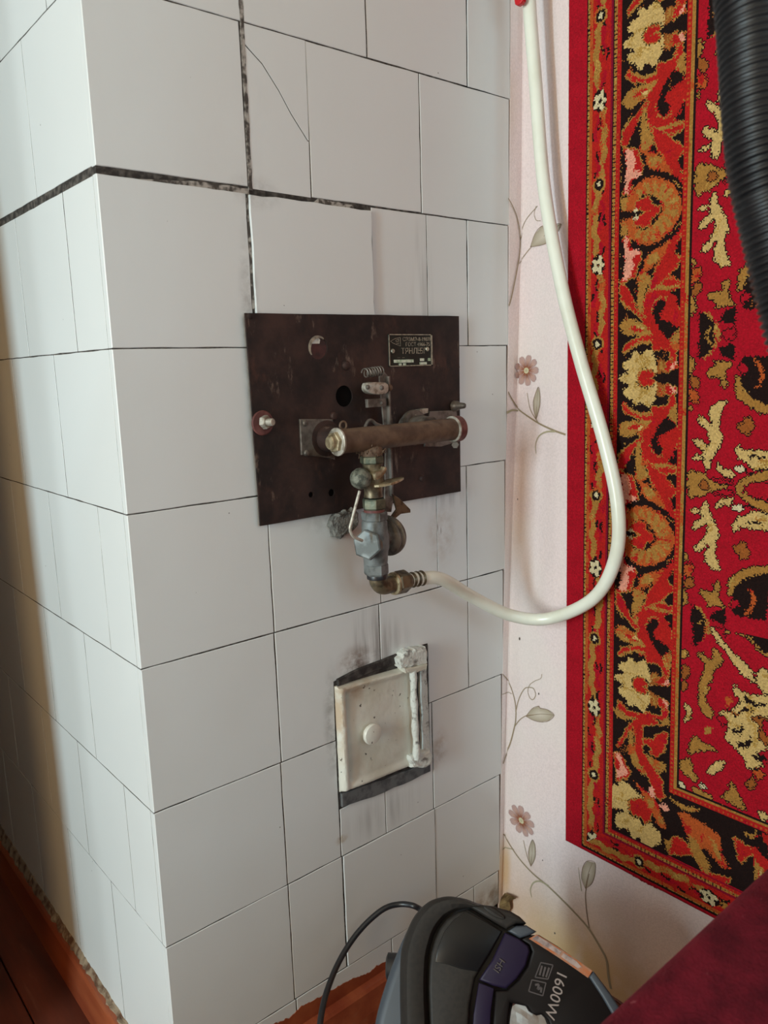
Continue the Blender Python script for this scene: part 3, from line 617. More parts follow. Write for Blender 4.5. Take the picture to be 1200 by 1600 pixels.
wr = [(0.2868, -0.1955), (0.2806, -0.2106), (0.2718, -0.2332), (0.2679, -0.245), (0.2729, -0.2565), (0.2882, -0.2652)]
bm = bmesh.new(); tube(bm, cr([(a, -.098, b) for a, b in wr], 6), .0022, 10); finish('wire_handle', bm, M_bright, VB, smooth=True)
tr_ = [(0.3777, -0.2152), (0.39, -0.2225), (0.4124, -0.243), (0.4123, -0.2478), (0.393, -0.2471), (0.3801, -0.253), (0.3753, -0.2474), (0.3844, -0.2391)]
bm = bmesh.new(); prism(bm, tr_, FX, -.058, -.061, .0006); finish('stop_plate', bm, M_brass, VB)
# elbow, union and barb
ez = (0.3376, -0.3455)[1]; EX = AX + .0035
el = [(EX, MY, ZQ[903] + .001), (EX, MY, ez + .016)] + [(EX + .014 - .014 * math.cos(t), MY, ez + .014 - .014 * math.sin(t)) for t in np.linspace(.15, math.pi / 2, 8)] + [(EX + .026, MY, ez - .0003)]
bm = bmesh.new(); tube(bm, el, .0128, 24); ELB = finish('elbow', bm, M_brass, BURN, smooth=True)
def hx_(name, x0, x1, r, mat, dz=0., rot=.3): bm = bmesh.new(); hexnut(bm, (x0, MY, ez + dz), (1, 0, -.04), r, x1 - x0, rot, .07); return finish(name, bm, mat, BURN)
bm = bmesh.new(); lathe(bm, [(0, .0125), (.004, .0125), (.005, .0168), (.0085, .0172), (.0095, .0158)], (EX + .024, MY, ez), (1, 0, -.03), 28); finish('union_ring', bm, M_brassB, ELB, smooth=True)
hx_('union_nut', EX + .033, EX + .056, .0175, M_brass)
bm = bmesh.new(); bp = [(0, .0118)]
for i in range(3): bp += [(.004 + i * .0095, .0115), (.0045 + i * .0095, .0090), (.006 + i * .0095, .0090), (.0125 + i * .0095, .0122)]
lathe(bm, bp + [(.0325, .0105)], (EX + .055, MY, ez - .001), (1, 0, -.06), 24); finish('hose_barb', bm, M_brass, BURN, smooth=True)
BEND = Vector((EX + .055 + .0315, MY, ez - .0028))
# putty under the panel
bm = bmesh.new(); pp = [(0.2994, -0.2585), (0.3072, -0.2443), (0.3192, -0.2402), (0.3411, -0.2355), (0.3505, -0.2446), (0.3496, -0.2642), (0.3368, -0.274), (0.3172, -0.2807), (0.3056, -0.2749)]; prism(bm, jag(ccw(pp), .0025, .006), FX, .001, -.013, .005, 3)
for v in bm.verts: v.co += Vector((random.uniform(-1, 1), random.uniform(-1, 1), random.uniform(-1, 1))) * .0012
finish('putty_lump', bm, M_putty, BURN)
# nameplate
NPQ = [(0.423, 0.018), (0.5136, 0.0203), (0.515, -0.0304), (0.4237, -0.0304)]
nx0, nz1 = NPQ[0]; nx1 = NPQ[1][0]; nz0 = NPQ[2][1]
bm = bmesh.new(); prism(bm, rect(nx0, nx1, nz0, nz1), FX, PY1, -.0088, .0003); NP = finish('nameplate', bm, M_np, BURN); NP['label'] = 'small dark green nameplate with pale lettering'
NW, NH = nx1 - nx0, nz1 - nz0
def npq(u0, v0, u1, v1): return rect(nx0 + u0 * NW, nx0 + u1 * NW, nz1 - v1 * NH, nz1 - v0 * NH)
bm = bmesh.new()
for q in ((0, 0, 1, .03), (0, .97, 1, 1), (0, 0, .018, 1), (.965, 0, 1, 1)): prism(bm, npq(*q), FX, -.0085, -.0094)
finish('plate_border', bm, M_npl, NP)
bm = bmesh.new()
for q in ((.10, .79, .55, .885), (.21, .905, .275, .985), (.31, .905, .375, .985), (.70, .765, .80, .85), (.89, .76, .95, .85), (.69, .885, .86, .96)): prism(bm, npq(*q), FX, -.0085, -.0091)
finish('plate_field', bm, M_npg, NP)
def npt(body, u, v, size): return text_obj('plate_text', body, size, M_npl, Matrix(((1, 0, 0, nx0 + u * NW), (0, 0, -1, -.0089), (0, 1, 0, nz1 - v * NH), (0, 0, 0, 1))), NP)
npt('СЭЗМЭ-8-1987М', .31, .215, .0082); npt('ГОСТ 4966-75', .375, .375, .0082); npt('ТЯНЛЬ', .27, .61, .0122); npt('ГБГ', .62, .61, .0122); npt('.....  ....', .18, .735, .006)
bm = bmesh.new()
def stroke(pts, wd=.0006):
    for a, b in zip(pts, pts[1:]):
        a = Vector((nx0 + a[0] * NW, nz1 - a[1] * NH)); b = Vector((nx0 + b[0] * NW, nz1 - b[1] * NH)); e = (b - a).normalized(); n_ = Vector((-e.y, e.x)) * wd / 2
        prism(bm, [tuple(a - n_), tuple(b - n_), tuple(b + n_), tuple(a + n_)], FX, -.0085, -.0091)
stroke([(.26, .10), (.14, .14), (.04, .22), (.10, .28), (.26, .37), (.26, .10)]); stroke([(.15, .20), (.22, .15), (.22, .22), (.16, .24)]); stroke([(.17, .30), (.22, .27), (.22, .32)])
finish('plate_emblem', bm, M_npl, NP)
for (u, v) in ((.085, .52), (.88, .47)):
    bm = bmesh.new(); lathe(bm, [(0, .0036), (.0014, .0030), (.0018, .001)], (nx0 + u * NW, -.0087, nz1 - v * NH), (0, -1, 0), 14); finish('rivet', bm, M_npl, NP, smooth=True)

# ------------------------------------------------------------------ hoses
HP = [tuple(BEND - Vector((.024, 0, -.0012))), tuple(BEND - Vector((.006, 0, -.0003)))] + [(0.46, -0.076, -0.358), (0.54, -0.0678, -0.4068), (0.61, -0.0895, -0.4487), (0.648, -0.1401, -0.4505), (0.66, -0.2164, -0.402), (0.662, -0.2532, -0.3293), (0.662, -0.2545, -0.2489), (0.662, -0.2285, -0.1527), (0.664, -0.1803, -0.0266), (0.667, -0.1403, 0.0921), (0.672, -0.1027, 0.2411), (0.677, -0.0802, 0.4057), (0.677, -0.0684, 0.5182)] + [(.677, -.068, .60), (.677, -.068, .70)]
bm = bmesh.new(); tube(bm, cr(HP, 10), [.0125, .0125] + [.0102] * 400 if False else .0104, 20)
tag(finish('gas_hose', bm, M_hose, smooth=True), 'cream rubber gas hose hanging in a loop beside the red rug', 'hose')
# gas tap feeding the hose, only the tip of its lever is in view
TAP = thing('gas_tap', 'gas tap with red lever hanging above the cream hose', 'tap', (.677, -.068, .70))
bm = bmesh.new(); lathe(bm, [(-.01, .009), (.02, .011), (.03, .011), (.031, .017), (.045, .017), (.046, .014), (.075, .014), (.076, .017), (.09, .017), (.091, .010), (.75, .010)], (.677, -.068, .69), (0, 0, 1), 20); finish('tap_body', bm, M_brass, TAP, smooth=True)
tx = [(0.655, -0.0679, 0.5077)][0]
bm = bmesh.new(); prism(bm, chaikin([(tx[1] - .008, .735), (tx[1] + .010, .735), (tx[1] + .0095, tx[2] + .01), (tx[1] + .007, tx[2] - .002), (tx[1] - .007, tx[2] - .002), (tx[1] - .0095, tx[2] + .01)], 1), LXm, .660, .652, .002, 2); cyl(bm, (.656, tx[1], .725), (.677, -.068, .740), .005, 12); finish('tap_lever', bm, M_redplastic, TAP)
# black corrugated hose in the foreground
CP = [(.69, -.86, .80), (.62, -.80, .86), (.46, -.72, .84), (.32, -.66, .66), (.245, -.635, .45)] + [(0.2281, -0.6346, 0.2772), (0.2179, -0.6478, 0.1852), (0.211, -0.6618, 0.1019), (0.2121, -0.6752, 0.049), (0.2137, -0.6859, 0.0093), (0.2162, -0.6964, -0.026), (0.2294, -0.7243, -0.0969)] + [(.25, -.78, -.25), (.28, -.84, -.40), (.36, -.90, -.462), (.48, -.93, -.466), (.6, -.94, -.466)]
cp = cr(CP, 40); acc = 0; dens = [cp[0]]
for a, b in zip(cp, cp[1:]):
    L = (b - a).length; n = max(1, int(round(L / .00092)))
    for i in range(1, n + 1): dens.append(a + (b - a) * (i / n))
rad = []; s_ = 0
for i, p in enumerate(dens):
    if i: s_ += (p - dens[i - 1]).length
    t = (s_ / .0050) % 1.0; rad.append(.0212 + .0040 * abs(math.sin(math.pi * t)) ** .8)
bm = bmesh.new(); tube(bm, dens, rad, 26); VH = finish('vacuum_hose', bm, M_corr, recalc=False, smooth=False)
VH.data.polygons.foreach_set('use_smooth', [True] * len(VH.data.polygons)); tag(VH, 'black corrugated vacuum hose hanging in front of the rug', 'hose')

bm = bmesh.new(); tube(bm, [(.735, -.79, .835), (.64, -.79, .832), (.585, -.79, .838), (.575, -.79, .862)], .004, 10)
tag(finish('hose_hook', bm, M_steel, smooth=True), 'steel wall hook carrying the black corrugated hose, above the view', 'hook')

# ------------------------------------------------------------------ rug
RD = json.loads('''{"border":[["r",[[155,40],[171,43],[182,39],[186,22],[192,24],[194,43],[181,54],[200,72],[197,96],[194,112],[182,121],[196,127],[196,135],[173,144],[201,158],[201,170],[174,162],[153,139],[141,116],[138,87],[140,74],[148,64],[140,61],[113,53],[106,44],[106,37],[117,45],[136,54],[148,51],[155,51]]],["g",[[107,40],[117,47],[135,56],[152,55],[156,54],[149,50],[135,52],[118,42],[107,35]]],["k",[[179,55],[198,70],[187,75],[178,81],[169,83],[166,93],[175,102],[173,111],[165,113],[157,104],[154,93],[160,83],[166,71],[175,60]]],["g",[[153,91],[155,104],[163,113],[173,114],[177,108],[176,115],[167,117],[157,110],[152,99]]],["k",[[193,105],[199,101],[200,125],[186,123],[184,118],[192,114]]],["g",[[186,40],[195,38],[198,64],[191,63],[183,54]]],["g",[[98,77],[107,65],[123,63],[140,62],[156,62],[148,71],[136,82],[113,90],[104,86]]],["r",[[115,73],[128,69],[140,69],[132,75],[120,77]]],["c",[[130,74],[139,71],[143,72],[137,77],[132,77]]],["r",[[140,86],[116,104],[101,118],[99,139],[107,139],[118,124],[128,102],[140,93]]],["g",[[114,99],[116,96],[103,110],[99,118],[102,119]]],["g",[[130,96],[137,94],[138,113],[149,138],[153,148],[141,149],[131,152],[129,120]]],["g",[[155,126],[181,125],[196,128],[189,134],[173,137],[165,133]]],["r",[[167,133],[181,130],[196,131],[196,137],[181,139],[169,139]]],["k",[[176,149],[189,146],[200,143],[201,160],[191,159]]],["k",[[110,142],[116,127],[126,112],[130,130],[129,153]]],["c",[[97,-16],[97,-4],[101,5],[114,8],[116,13],[107,15],[106,22],[111,27],[123,32],[121,37],[127,41],[136,35],[145,41],[153,42],[156,36],[160,31],[161,25],[164,16],[164,5]]],["d",[[101,-1],[114,5],[120,14],[133,14],[147,25],[157,25],[147,23],[133,12],[120,12],[114,2]]],["k",[[130,-6],[130,5],[139,13],[149,14],[158,11],[160,7],[159,4]]],["b",[[160,4],[164,11],[163,25],[174,29],[178,20],[176,9]]],["r",[[132,-5],[133,4],[139,10],[148,12],[155,9],[158,6],[157,3]]],["g",[[166,12],[172,13],[173,25],[168,25]]],["r",[[176,9],[178,22],[186,26],[191,19],[196,15]]],["p",[[184,11],[186,17],[192,23],[195,22],[191,13]]],["k",[[159,31],[174,29],[180,29],[178,35],[171,39],[161,38]]],["k",[[195,20],[201,21],[201,35],[196,37]]],["k",[[126,154],[133,154],[140,171],[150,182],[142,184],[130,176]]],["r",[[149,124],[173,140],[199,163],[188,176],[196,194],[201,217],[188,205],[174,186],[168,168],[154,148]]],["o",[[129,139],[150,147],[142,156],[158,156],[168,168],[182,192],[170,188],[150,180],[140,171],[139,160],[129,151]]],["g",[[131,141],[148,146],[140,153],[131,150]]],["g",[[142,163],[158,164],[166,171],[158,180],[148,176]]],["k",[[150,150],[154,150],[156,160],[166,165],[162,166],[152,159]]],["k",[[189,176],[200,170],[201,193],[193,190]]],["r",[[100,140],[125,149],[134,173],[134,187],[117,191],[115,209],[102,206]]],["p",[[105,144],[117,147],[123,164],[119,176],[132,180],[133,185],[126,187],[117,186],[112,192],[111,208],[106,207],[104,190],[108,173]]],["k",[[98,144],[105,148],[107,173],[104,203],[99,202]]],["g",[[99,210],[109,211],[116,223],[116,233],[100,230]]],["k",[[115,198],[116,191],[126,186],[142,183],[160,186],[184,195],[200,210],[200,217],[184,202],[161,192],[142,190],[126,195]]],["o",[[200,247],[199,238],[196,228],[192,220],[187,212],[180,204],[172,199],[163,194],[155,192],[146,191],[137,192],[129,195],[122,200],[116,206],[112,214],[109,222],[108,232]]],["g",[[173,243],[186,245],[194,246],[196,242],[193,237],[185,237],[172,238]]],["g",[[172,237],[184,234],[192,231],[192,226],[187,222],[180,226],[169,231]]],["g",[[169,230],[178,223],[184,217],[183,212],[178,210],[172,216],[165,226]]],["g",[[164,226],[170,215],[173,207],[170,202],[165,202],[162,210],[159,223]]],["g",[[158,222],[159,209],[159,200],[155,196],[150,198],[151,207],[153,221]]],["g",[[151,221],[148,207],[144,198],[139,196],[136,200],[140,209],[146,223]]],["g",[[145,223],[137,211],[130,203],[125,203],[123,208],[130,216],[141,226]]],["k",[[167,241],[166,234],[162,227],[157,221],[151,216],[144,214],[137,214],[130,216],[125,220],[122,227],[121,234]]],["r",[[122,224],[137,217],[148,218],[148,226],[151,229],[163,234],[163,241],[143,238],[135,234],[124,229]]],["w",[[119,231],[127,229],[129,235],[120,234]]]],"field":[["k",[[227,33],[233,32],[239,29],[244,24],[248,17],[250,9],[251,1],[250,-8],[247,-16],[243,-23],[238,-28],[231,-32],[225,-34]],0],["g",[[235,-22],[245,-15],[249,-6],[250,2],[247,1],[245,-6],[239,-15]],0],["g",[[233,30],[242,25],[249,14],[249,2],[251,2],[251,15],[244,28],[235,33]],0],["r",[[213,-1],[221,-1],[229,0],[227,7],[221,13],[214,13]],0],["g",[[227,0],[242,4],[246,14],[234,2]],0],["g",[[252,-23],[258,-16],[260,2],[255,8],[251,21],[252,2]],0],["g",[[213,27],[222,35],[219,47],[213,58]],1],["b",[[215,54],[228,60],[230,68],[223,74],[216,67]],1],["o",[[214,74],[223,76],[229,86],[226,94],[215,90]],1],["g",[[215,96],[219,97],[218,106],[214,106]],1],["r",[[260,-2],[271,-5],[278,2],[278,9],[264,5]],1],["k",[[255,18],[278,12],[279,36],[263,31]],0],["g",[[249,34],[259,37],[276,38],[274,44],[268,48],[266,60],[270,67],[265,74],[259,69],[262,61],[257,56],[249,58],[242,57],[239,52],[249,45],[254,43]],1],["k",[[290,33],[305,33],[333,34],[336,98],[326,98],[307,89],[292,74],[290,62],[293,51]],1],["o",[[302,33],[308,34],[317,45],[321,59],[313,73],[305,74],[313,67],[315,57],[311,45]],0],["r",[[285,40],[293,42],[299,47],[296,53],[289,54],[285,48]],1],["g",[[281,54],[287,59],[292,74],[307,88],[326,97],[336,99],[336,108],[314,105],[295,94],[284,85],[281,74]],1],["c",[[270,91],[258,91],[251,97],[246,100],[245,114],[251,121],[250,128],[246,125],[239,116],[230,112],[228,116],[233,124],[240,129],[243,136],[247,144],[248,151],[245,157],[238,151],[229,144],[222,148],[226,153],[232,159],[240,161],[237,170],[239,182],[244,190],[248,184],[249,174],[255,164],[262,153],[265,140],[260,131],[260,116],[265,100]],1],["c",[[220,174],[225,168],[235,170],[235,175],[227,175]],1],["b",[[296,114],[303,113],[307,120],[310,125],[304,131],[300,138],[294,133],[287,130],[288,122],[294,120]],1],["c",[[287,149],[294,158],[306,158],[319,157],[338,159],[339,178],[313,183],[302,176],[290,169],[284,159]],1],["k",[[302,166],[309,162],[314,166],[325,164],[325,167],[314,169],[310,165],[305,169]],0],["k",[[290,180],[298,181],[303,189],[310,184],[312,187],[303,192],[296,184]],0],["g",[[315,170],[324,168],[333,171],[324,174],[316,173]],0],["c",[[259,177],[267,187],[279,187],[285,197],[274,196],[264,192],[259,187]],1],["w",[[281,181],[292,179],[299,183],[294,189],[285,186]],1],["g",[[287,205],[299,196],[310,189],[339,180],[340,193],[311,200],[299,211],[291,216],[287,214]],1],["r",[[298,210],[306,203],[340,198],[341,218],[307,222]],1],["g",[[209,212],[218,206],[215,197],[222,189],[227,194],[238,194],[249,203],[257,207],[275,209],[275,216],[249,221],[250,228],[209,232]],1],["b",[[234,207],[241,204],[246,208],[245,217],[239,219],[234,214]],1],["r",[[251,199],[274,201],[284,202],[282,206],[262,206]],1]],"corner":[["k",[[231,416],[236,418],[240,423],[244,428],[247,435],[249,443],[250,451],[249,458],[246,465],[243,470],[239,474],[234,476],[229,476]],0],["r",[[213,456],[222,459],[230,450],[228,438],[218,429],[213,430]],0],["o",[[245,470],[253,460],[251,440],[244,424],[248,439],[249,457]],0],["c",[[246,506],[253,505],[257,473],[264,450],[281,429],[317,405],[324,387],[317,388],[304,395],[281,420],[265,434],[250,464],[246,486]],1],["g",[[280,464],[286,477],[314,487],[331,474],[364,458],[366,412],[343,423],[326,436],[315,446],[302,450],[289,453],[281,446]],1],["k",[[283,461],[291,467],[310,473],[325,466],[342,451],[365,437],[365,421],[343,430],[326,438],[315,450],[302,454],[289,456]],0],["g",[[285,514],[295,520],[299,534],[324,538],[336,528],[336,520],[325,509],[313,504],[300,508]],1],["g",[[258,421],[272,420],[277,405],[266,391],[262,383],[260,369],[251,361],[260,360],[251,348],[254,337],[266,324],[262,314],[248,318],[242,335],[243,364],[248,379],[252,394],[238,406],[243,410],[252,403],[261,403],[263,415]],1],["g",[[214,407],[224,407],[222,397],[214,393]],1],["b",[[215,384],[224,384],[227,373],[220,362],[215,363]],1],["b",[[215,358],[225,358],[223,348],[216,341]],1],["g",[[211,502],[221,497],[222,481],[212,474]],1],["b",[[216,519],[230,515],[228,505],[219,506]],1],["c",[[294,376],[303,370],[318,368],[367,378],[370,314],[329,287],[339,270],[318,257],[310,275],[299,282],[281,292],[289,309],[273,329],[289,332],[299,346],[308,353],[294,363]],1],["c",[[325,401],[333,410],[350,403],[355,383],[339,374],[328,382]],1],["k",[[284,337],[300,335],[310,347],[323,347],[323,343],[310,341],[300,328],[286,331]],0],["k",[[292,310],[303,311],[311,321],[311,316],[305,305],[294,304]],0],["k",[[309,365],[327,357],[342,364],[342,360],[327,352],[312,355]],0],["k",[[301,292],[314,295],[320,308],[324,302],[317,289],[304,284]],0],["k",[[321,277],[334,286],[345,283],[345,278],[330,275]],0],["b",[[319,335],[332,328],[333,306],[350,301],[362,316],[360,346],[336,340]],1],["r",[[336,336],[361,342],[361,318],[345,315],[337,323]],1],["c",[[219,326],[233,318],[229,303],[219,292],[224,311]],1],["g",[[228,247],[230,265],[237,279],[249,274],[273,268],[252,261],[238,253]],1],["g",[[214,232],[231,241],[236,221],[244,214],[241,206],[224,212],[217,216]],1],["c",[[257,229],[271,251],[284,258],[282,246],[274,236],[265,227]],1],["g",[[234,198],[249,197],[266,194],[266,187],[252,184],[240,186]],1],["w",[[213,198],[220,198],[225,190],[217,184]],1],["w",[[246,206],[256,208],[258,203],[249,200]],1],["g",[[279,198],[293,215],[294,230],[304,217],[318,193],[295,197]],1],["b",[[316,238],[325,246],[331,240],[325,228],[318,229]],1],["o",[[324,257],[335,264],[341,257],[333,247]],1],["g",[[251,296],[258,302],[265,298],[260,290],[253,288]],0],["o",[[281,352],[288,356],[293,349],[284,339]],0],["r",[[271,319],[280,324],[287,317],[280,309]],1],["c",[[333,197],[341,203],[349,199],[342,189]],1]],"cb":[["g",[[96,278],[106,279],[123,271],[139,274],[118,263],[104,267]]],["r",[[103,291],[122,282],[145,283],[159,300],[178,308],[176,293],[168,284],[181,278],[150,267],[151,221],[170,202],[185,187],[190,161],[180,153],[170,168],[156,193],[138,207],[137,254],[132,261],[112,220],[102,212],[123,252],[132,266],[141,275],[123,273],[108,279]]],["r",[[153,245],[169,248],[177,262],[194,270],[192,255],[186,234],[174,223],[160,224],[169,230],[167,235],[153,237]]],["g",[[125,250],[132,255],[135,228],[147,198],[161,188],[152,182],[133,195],[126,212]]],["g",[[156,221],[178,218],[193,216],[191,206],[179,197],[165,207]]],["g",[[178,300],[191,318],[194,294],[196,281],[185,277],[176,289]]],["r",[[100,204],[112,204],[122,188],[129,178],[124,169],[105,155]]],["p",[[100,202],[110,204],[115,190],[124,180],[124,174],[105,160],[103,172],[112,180],[107,192]]],["c",[[95,138],[98,146],[108,147],[108,156],[124,159],[132,155],[141,150],[153,146],[141,139],[130,132],[130,114],[135,105],[149,107],[154,98],[167,111],[172,104],[185,99],[186,82],[170,68],[154,65],[149,74],[133,67],[131,77],[123,80],[107,75],[102,84],[106,98],[121,110],[109,108],[95,104]]],["d",[[99,126],[108,127],[125,126],[108,123]]],["d",[[109,85],[121,93],[135,105],[123,87]]],["d",[[135,81],[149,90],[156,99],[151,86]]],["k",[[126,132],[153,146],[171,133],[169,112],[158,100],[147,106],[132,104],[127,112]]],["r",[[130,131],[152,143],[168,131],[166,113],[158,104],[149,111],[135,109],[130,115]]],["o",[[153,146],[171,153],[180,142],[194,110],[181,108],[171,126]]],["g",[[159,144],[171,149],[173,139],[164,131]]],["g",[[180,131],[189,129],[189,114],[183,115]]],["o",[[136,168],[162,156],[171,151],[153,148]]],["p",[[161,165],[170,172],[175,155],[166,154]]],["p",[[180,144],[191,153],[200,142],[191,138]]],["g",[[190,166],[205,164],[225,163],[251,166],[235,155],[218,154],[210,159]]],["o",[[212,145],[225,151],[256,146],[280,138],[284,118],[237,98],[226,120],[219,136]]],["r",[[211,106],[226,103],[245,84],[268,72],[290,78],[299,76],[282,64],[259,65],[240,88],[200,72],[206,101]]],["g",[[230,119],[244,114],[268,83],[264,65],[247,80],[233,97]]],["o",[[239,135],[266,136],[289,105],[298,94],[285,89],[258,109]]],["g",[[262,131],[273,125],[287,100],[278,100]]],["r",[[301,145],[320,142],[335,140],[311,111],[304,130]]],["g",[[311,160],[330,162],[332,154],[317,157]]],["g",[[192,90],[204,98],[202,82],[195,72]]]]}''')
def rug():
    c = .00175; UW = .86; VH_ = 1.66
    nu, nv = int(UW / c), int(VH_ / c)
    U, V = np.meshgrid((np.arange(nu) + .5) * c * 1000, (np.arange(nv) + .5) * c * 1000)   # mm from the left edge / from the bottom edge
    pal = {'k': (30, 17, 15), 'r': (176, 30, 26), 'o': (178, 82, 36), 'g': (164, 116, 54), 'c': (200, 166, 104), 'p': (224, 150, 126), 'b': (150, 84, 36), 'w': (206, 190, 150), 'd': (176, 138, 70), 'R': (168, 16, 34), 'm': (128, 14, 40)}
    img = np.zeros((nv, nu), dtype='U1'); img[:] = 'R'
    nz = RNG.normal(0, 1, (nv, nu))
    wob = lambda a: a + 1.25 * RNG.normal(0, 1, a.shape)
    def pmask(u, v, poly):
        x = np.array([p[0] for p in poly], float); y = np.array([p[1] for p in poly], float); ins = np.zeros(u.shape, bool); n = len(x); j = n - 1
        for i in range(n):
            cnd = ((y[i] > v) != (y[j] > v)); xi = (x[j] - x[i]) * (v - y[i]) / ((y[j] - y[i]) if y[j] != y[i] else 1e-9) + x[i]
            ins ^= cnd & (u < xi); j = i
        return ins
    def dil(m):
        o = m.copy(); o[1:] |= m[:-1]; o[:-1] |= m[1:]; o[:, 1:] |= m[:, :-1]; o[:, :-1] |= m[:, 1:]; return o
    # field: half repeat between rosette (v=864) and medallion (v=653), mirrored to and fro
    per = 209.0; su = (864 - V); ph = np.abs(((su + per) % (2 * per)) - per) * (211.0 / 209.0)
    tt = (U - 350) % 250; MU = np.where(U > 350, np.where(tt < 125, 350 - tt, 225 + (tt - 125)), U); W1, W2 = wob(MU), wob(ph)
    fld = (U > 212)
    for col, poly, ol in RD['field']:
        m = pmask(W1, W2, poly) & fld & (V > 440)
        if ol: img[dil(m) & fld & (V > 440)] = 'k'
        img[m] = 'R' if col == 'r' else col
    X1, X2 = wob(MU), wob(V)
    for col, poly, ol in RD['corner']:
        m = pmask(X1, X2, poly) & fld & (V < 452)
        if ol: img[dil(m) & fld] = 'k'
        img[m] = 'R' if col == 'r' else col
    crimson = (img == 'R') & (RNG.random(img.shape) < .0); img[crimson] = 'm'
    # main border
    mb = (U > 96) & (U < 197); img[mb & (V > 66)] = 'k'
    s2 = 1281 - V; ph2 = np.abs(((s2 + 237.5) % 475) - 237.5); B1, B2 = wob(U), wob(ph2)
    side = mb & (V > 285)
    for col, poly in RD['border']:
        m = pmask(B1, B2, poly) & side
        if col == 'r': img[dil(m) & side] = 'g'
        img[m] = col
    bot = (V > 68) & (V < 173) & (U > 96); img[bot] = 'k'
    cor = (V < 286) & (((U > 96) & (U < 197)) | ((V < 173) & (U > 96))) & (V > 68)
    img[cor] = 'k'
    C1, C2 = wob(U), wob(V)
    for col, poly in RD['cb']:
        m = pmask(C1, C2, poly) & cor
        if col == 'r': img[dil(m) & cor] = 'g'
        img[m] = col
    # the bottom border past the corner repeats the side border turned by a quarter
    far = bot & (U > 330); s3 = (U - 330) + 60; ph3 = np.abs(((s3 + 237.5) % 475) - 237.5); D1, D2 = wob(V + 28), wob(ph3)
    img[far] = 'k'
    for col, poly in RD['border']: img[pmask(D1, D2, poly) & far] = col
    # guard stripes: (distance from the side edge) then (from the bottom edge)
    def stripes(d, run, sel, S_):
        a0, a1, b1, c0, c1, d0, d1, e0, e1, f1 = S_
        z = sel
        img[z & (d < a0)] = 'R'
        img[z & (d >= a0) & (d < a0 + 2.5)] = 'k'; q = z & (d >= a0 + 2.5) & (d < a1 - 2); img[q] = 'g'; img[q & ((run % 5.2) < 2.4)] = 'd'; img[q & (((run + 2) % 7.1) < 2) & (RNG.random(run.shape) < .75)] = 'k'; img[q & (RNG.random(run.shape) < .18)] = 'b'
        img[z & (d >= a1 - 2) & (d < a1)] = 'o'
        sb = z & (d >= a1) & (d < b1); mid = (a1 + b1) / 2; hw = (b1 - a1) / 2
        img[sb] = 'r'
        wv = mid + hw * .42 * np.cos(run * 2 * math.pi / 236.0 + .6) + 2.2 * np.sin(run / 5.0) + .8 * RNG.normal(0, 1, run.shape)
        img[sb & (np.abs(d - wv) < hw * .34)] = 'g'
        img[sb & (np.abs(d - (2 * mid - wv)) < 3.0) & ((run % 61) < 36)] = 'R'
        img[sb & (np.abs(d - (2 * mid - wv) - 3.5) < 1.8) & ((run % 47) < 17)] = 'k'
        img[sb & (np.abs(d - (2 * mid - wv) + 4.5) < 2.0) & (((run + 20) % 59) < 13)] = 'k'
        img[sb & (d - a1 < 3)] = 'o'
        for i in range(-1, 20):
            rc = 30 + i * 118.5; big = i % 2 == 0
            rr = np.hypot(d - (mid - 1), (run - rc) * (.8 if big else 1)); rr = rr + .7 * RNG.normal(0, 1, rr.shape)
            if big: img[sb & (rr < 12.5)] = 'k'; th = np.arctan2(run - rc, d - mid); img[sb & (rr < 9.5 + 2.6 * np.cos(5 * th))] = 'w'; img[sb & (rr < 2.6)] = 'k'
            else: img[sb & (rr < 12)] = 'g'; img[sb & (rr < 8.5)] = 'k'; img[sb & (rr < 4)] = 'w'
        img[z & (d >= b1) & (d < b1 + 4)] = 'm'; img[z & (d >= b1 + 4) & (d < c0 - 3.5)] = 'k'
        q = z & (d >= c0 - 3.5) & (d < c0 + 1); img[q] = 'g'; img[q & ((run % 4.6) < 1.3) & (RNG.random(run.shape) < .6)] = 'd'; img[q & ((run % 6.3) < 1.9) & (RNG.random(run.shape) < .7)] = 'k'; img[q & (RNG.random(run.shape) < .18)] = 'b'
        q = z & (d >= c0 + 1) & (d < c1); img[q] = 'r'; img[q & (np.abs(d - c0 - 4) < 1.6) & ((run % 6.9) < 2.4)] = 'o'
        img[z & (d >= c1 - 1.5) & (d < c1 + .5)] = 'm'
        q = z & (d >= e0) & (d < e1); img[q] = 'r'; img[q & (np.abs(d - (e0 + e1) / 2) < 1.8) & ((run % 6.9) < 2.6)] = 'o'
        img[z & (d >= e1) & (d < e1 + 4)] = 'g'; img[z & (d >= e1 + 4) & (d < f1)] = 'k'
    dv = np.maximum(U, 0); sideS = (36.5, 44, 78, 88, 97, 97, 197, 197, 205.5, 213.5); botS = (9.5, 16.5, 51, 58, 67, 67, 173, 173, 181.5, 189)
    # mitre: side wins where it is further out
    su_ = np.where(U < 36.5, U / 36.5, np.where(U < 97, 1 + (U - 36.5) / 60.5, np.where(U < 197, 2 + (U - 97) / 100, 3 + (U - 197) / 16)))
    sv_ = np.where(V < 9.5, V / 9.5, np.where(V < 67, 1 + (V - 9.5) / 57.5, np.where(V < 173, 2 + (V - 67) / 106, 3 + (V - 173) / 16)))
    isS = su_ <= sv_
    nomain = lambda d, a, b: (d < a) | (d >= b)
    stripes(U, V, isS & nomain(U, 97, 197) & (U < 213.5), sideS)
    stripes(V, U, (~isS) & nomain(V, 67, 173) & (V < 189), botS)
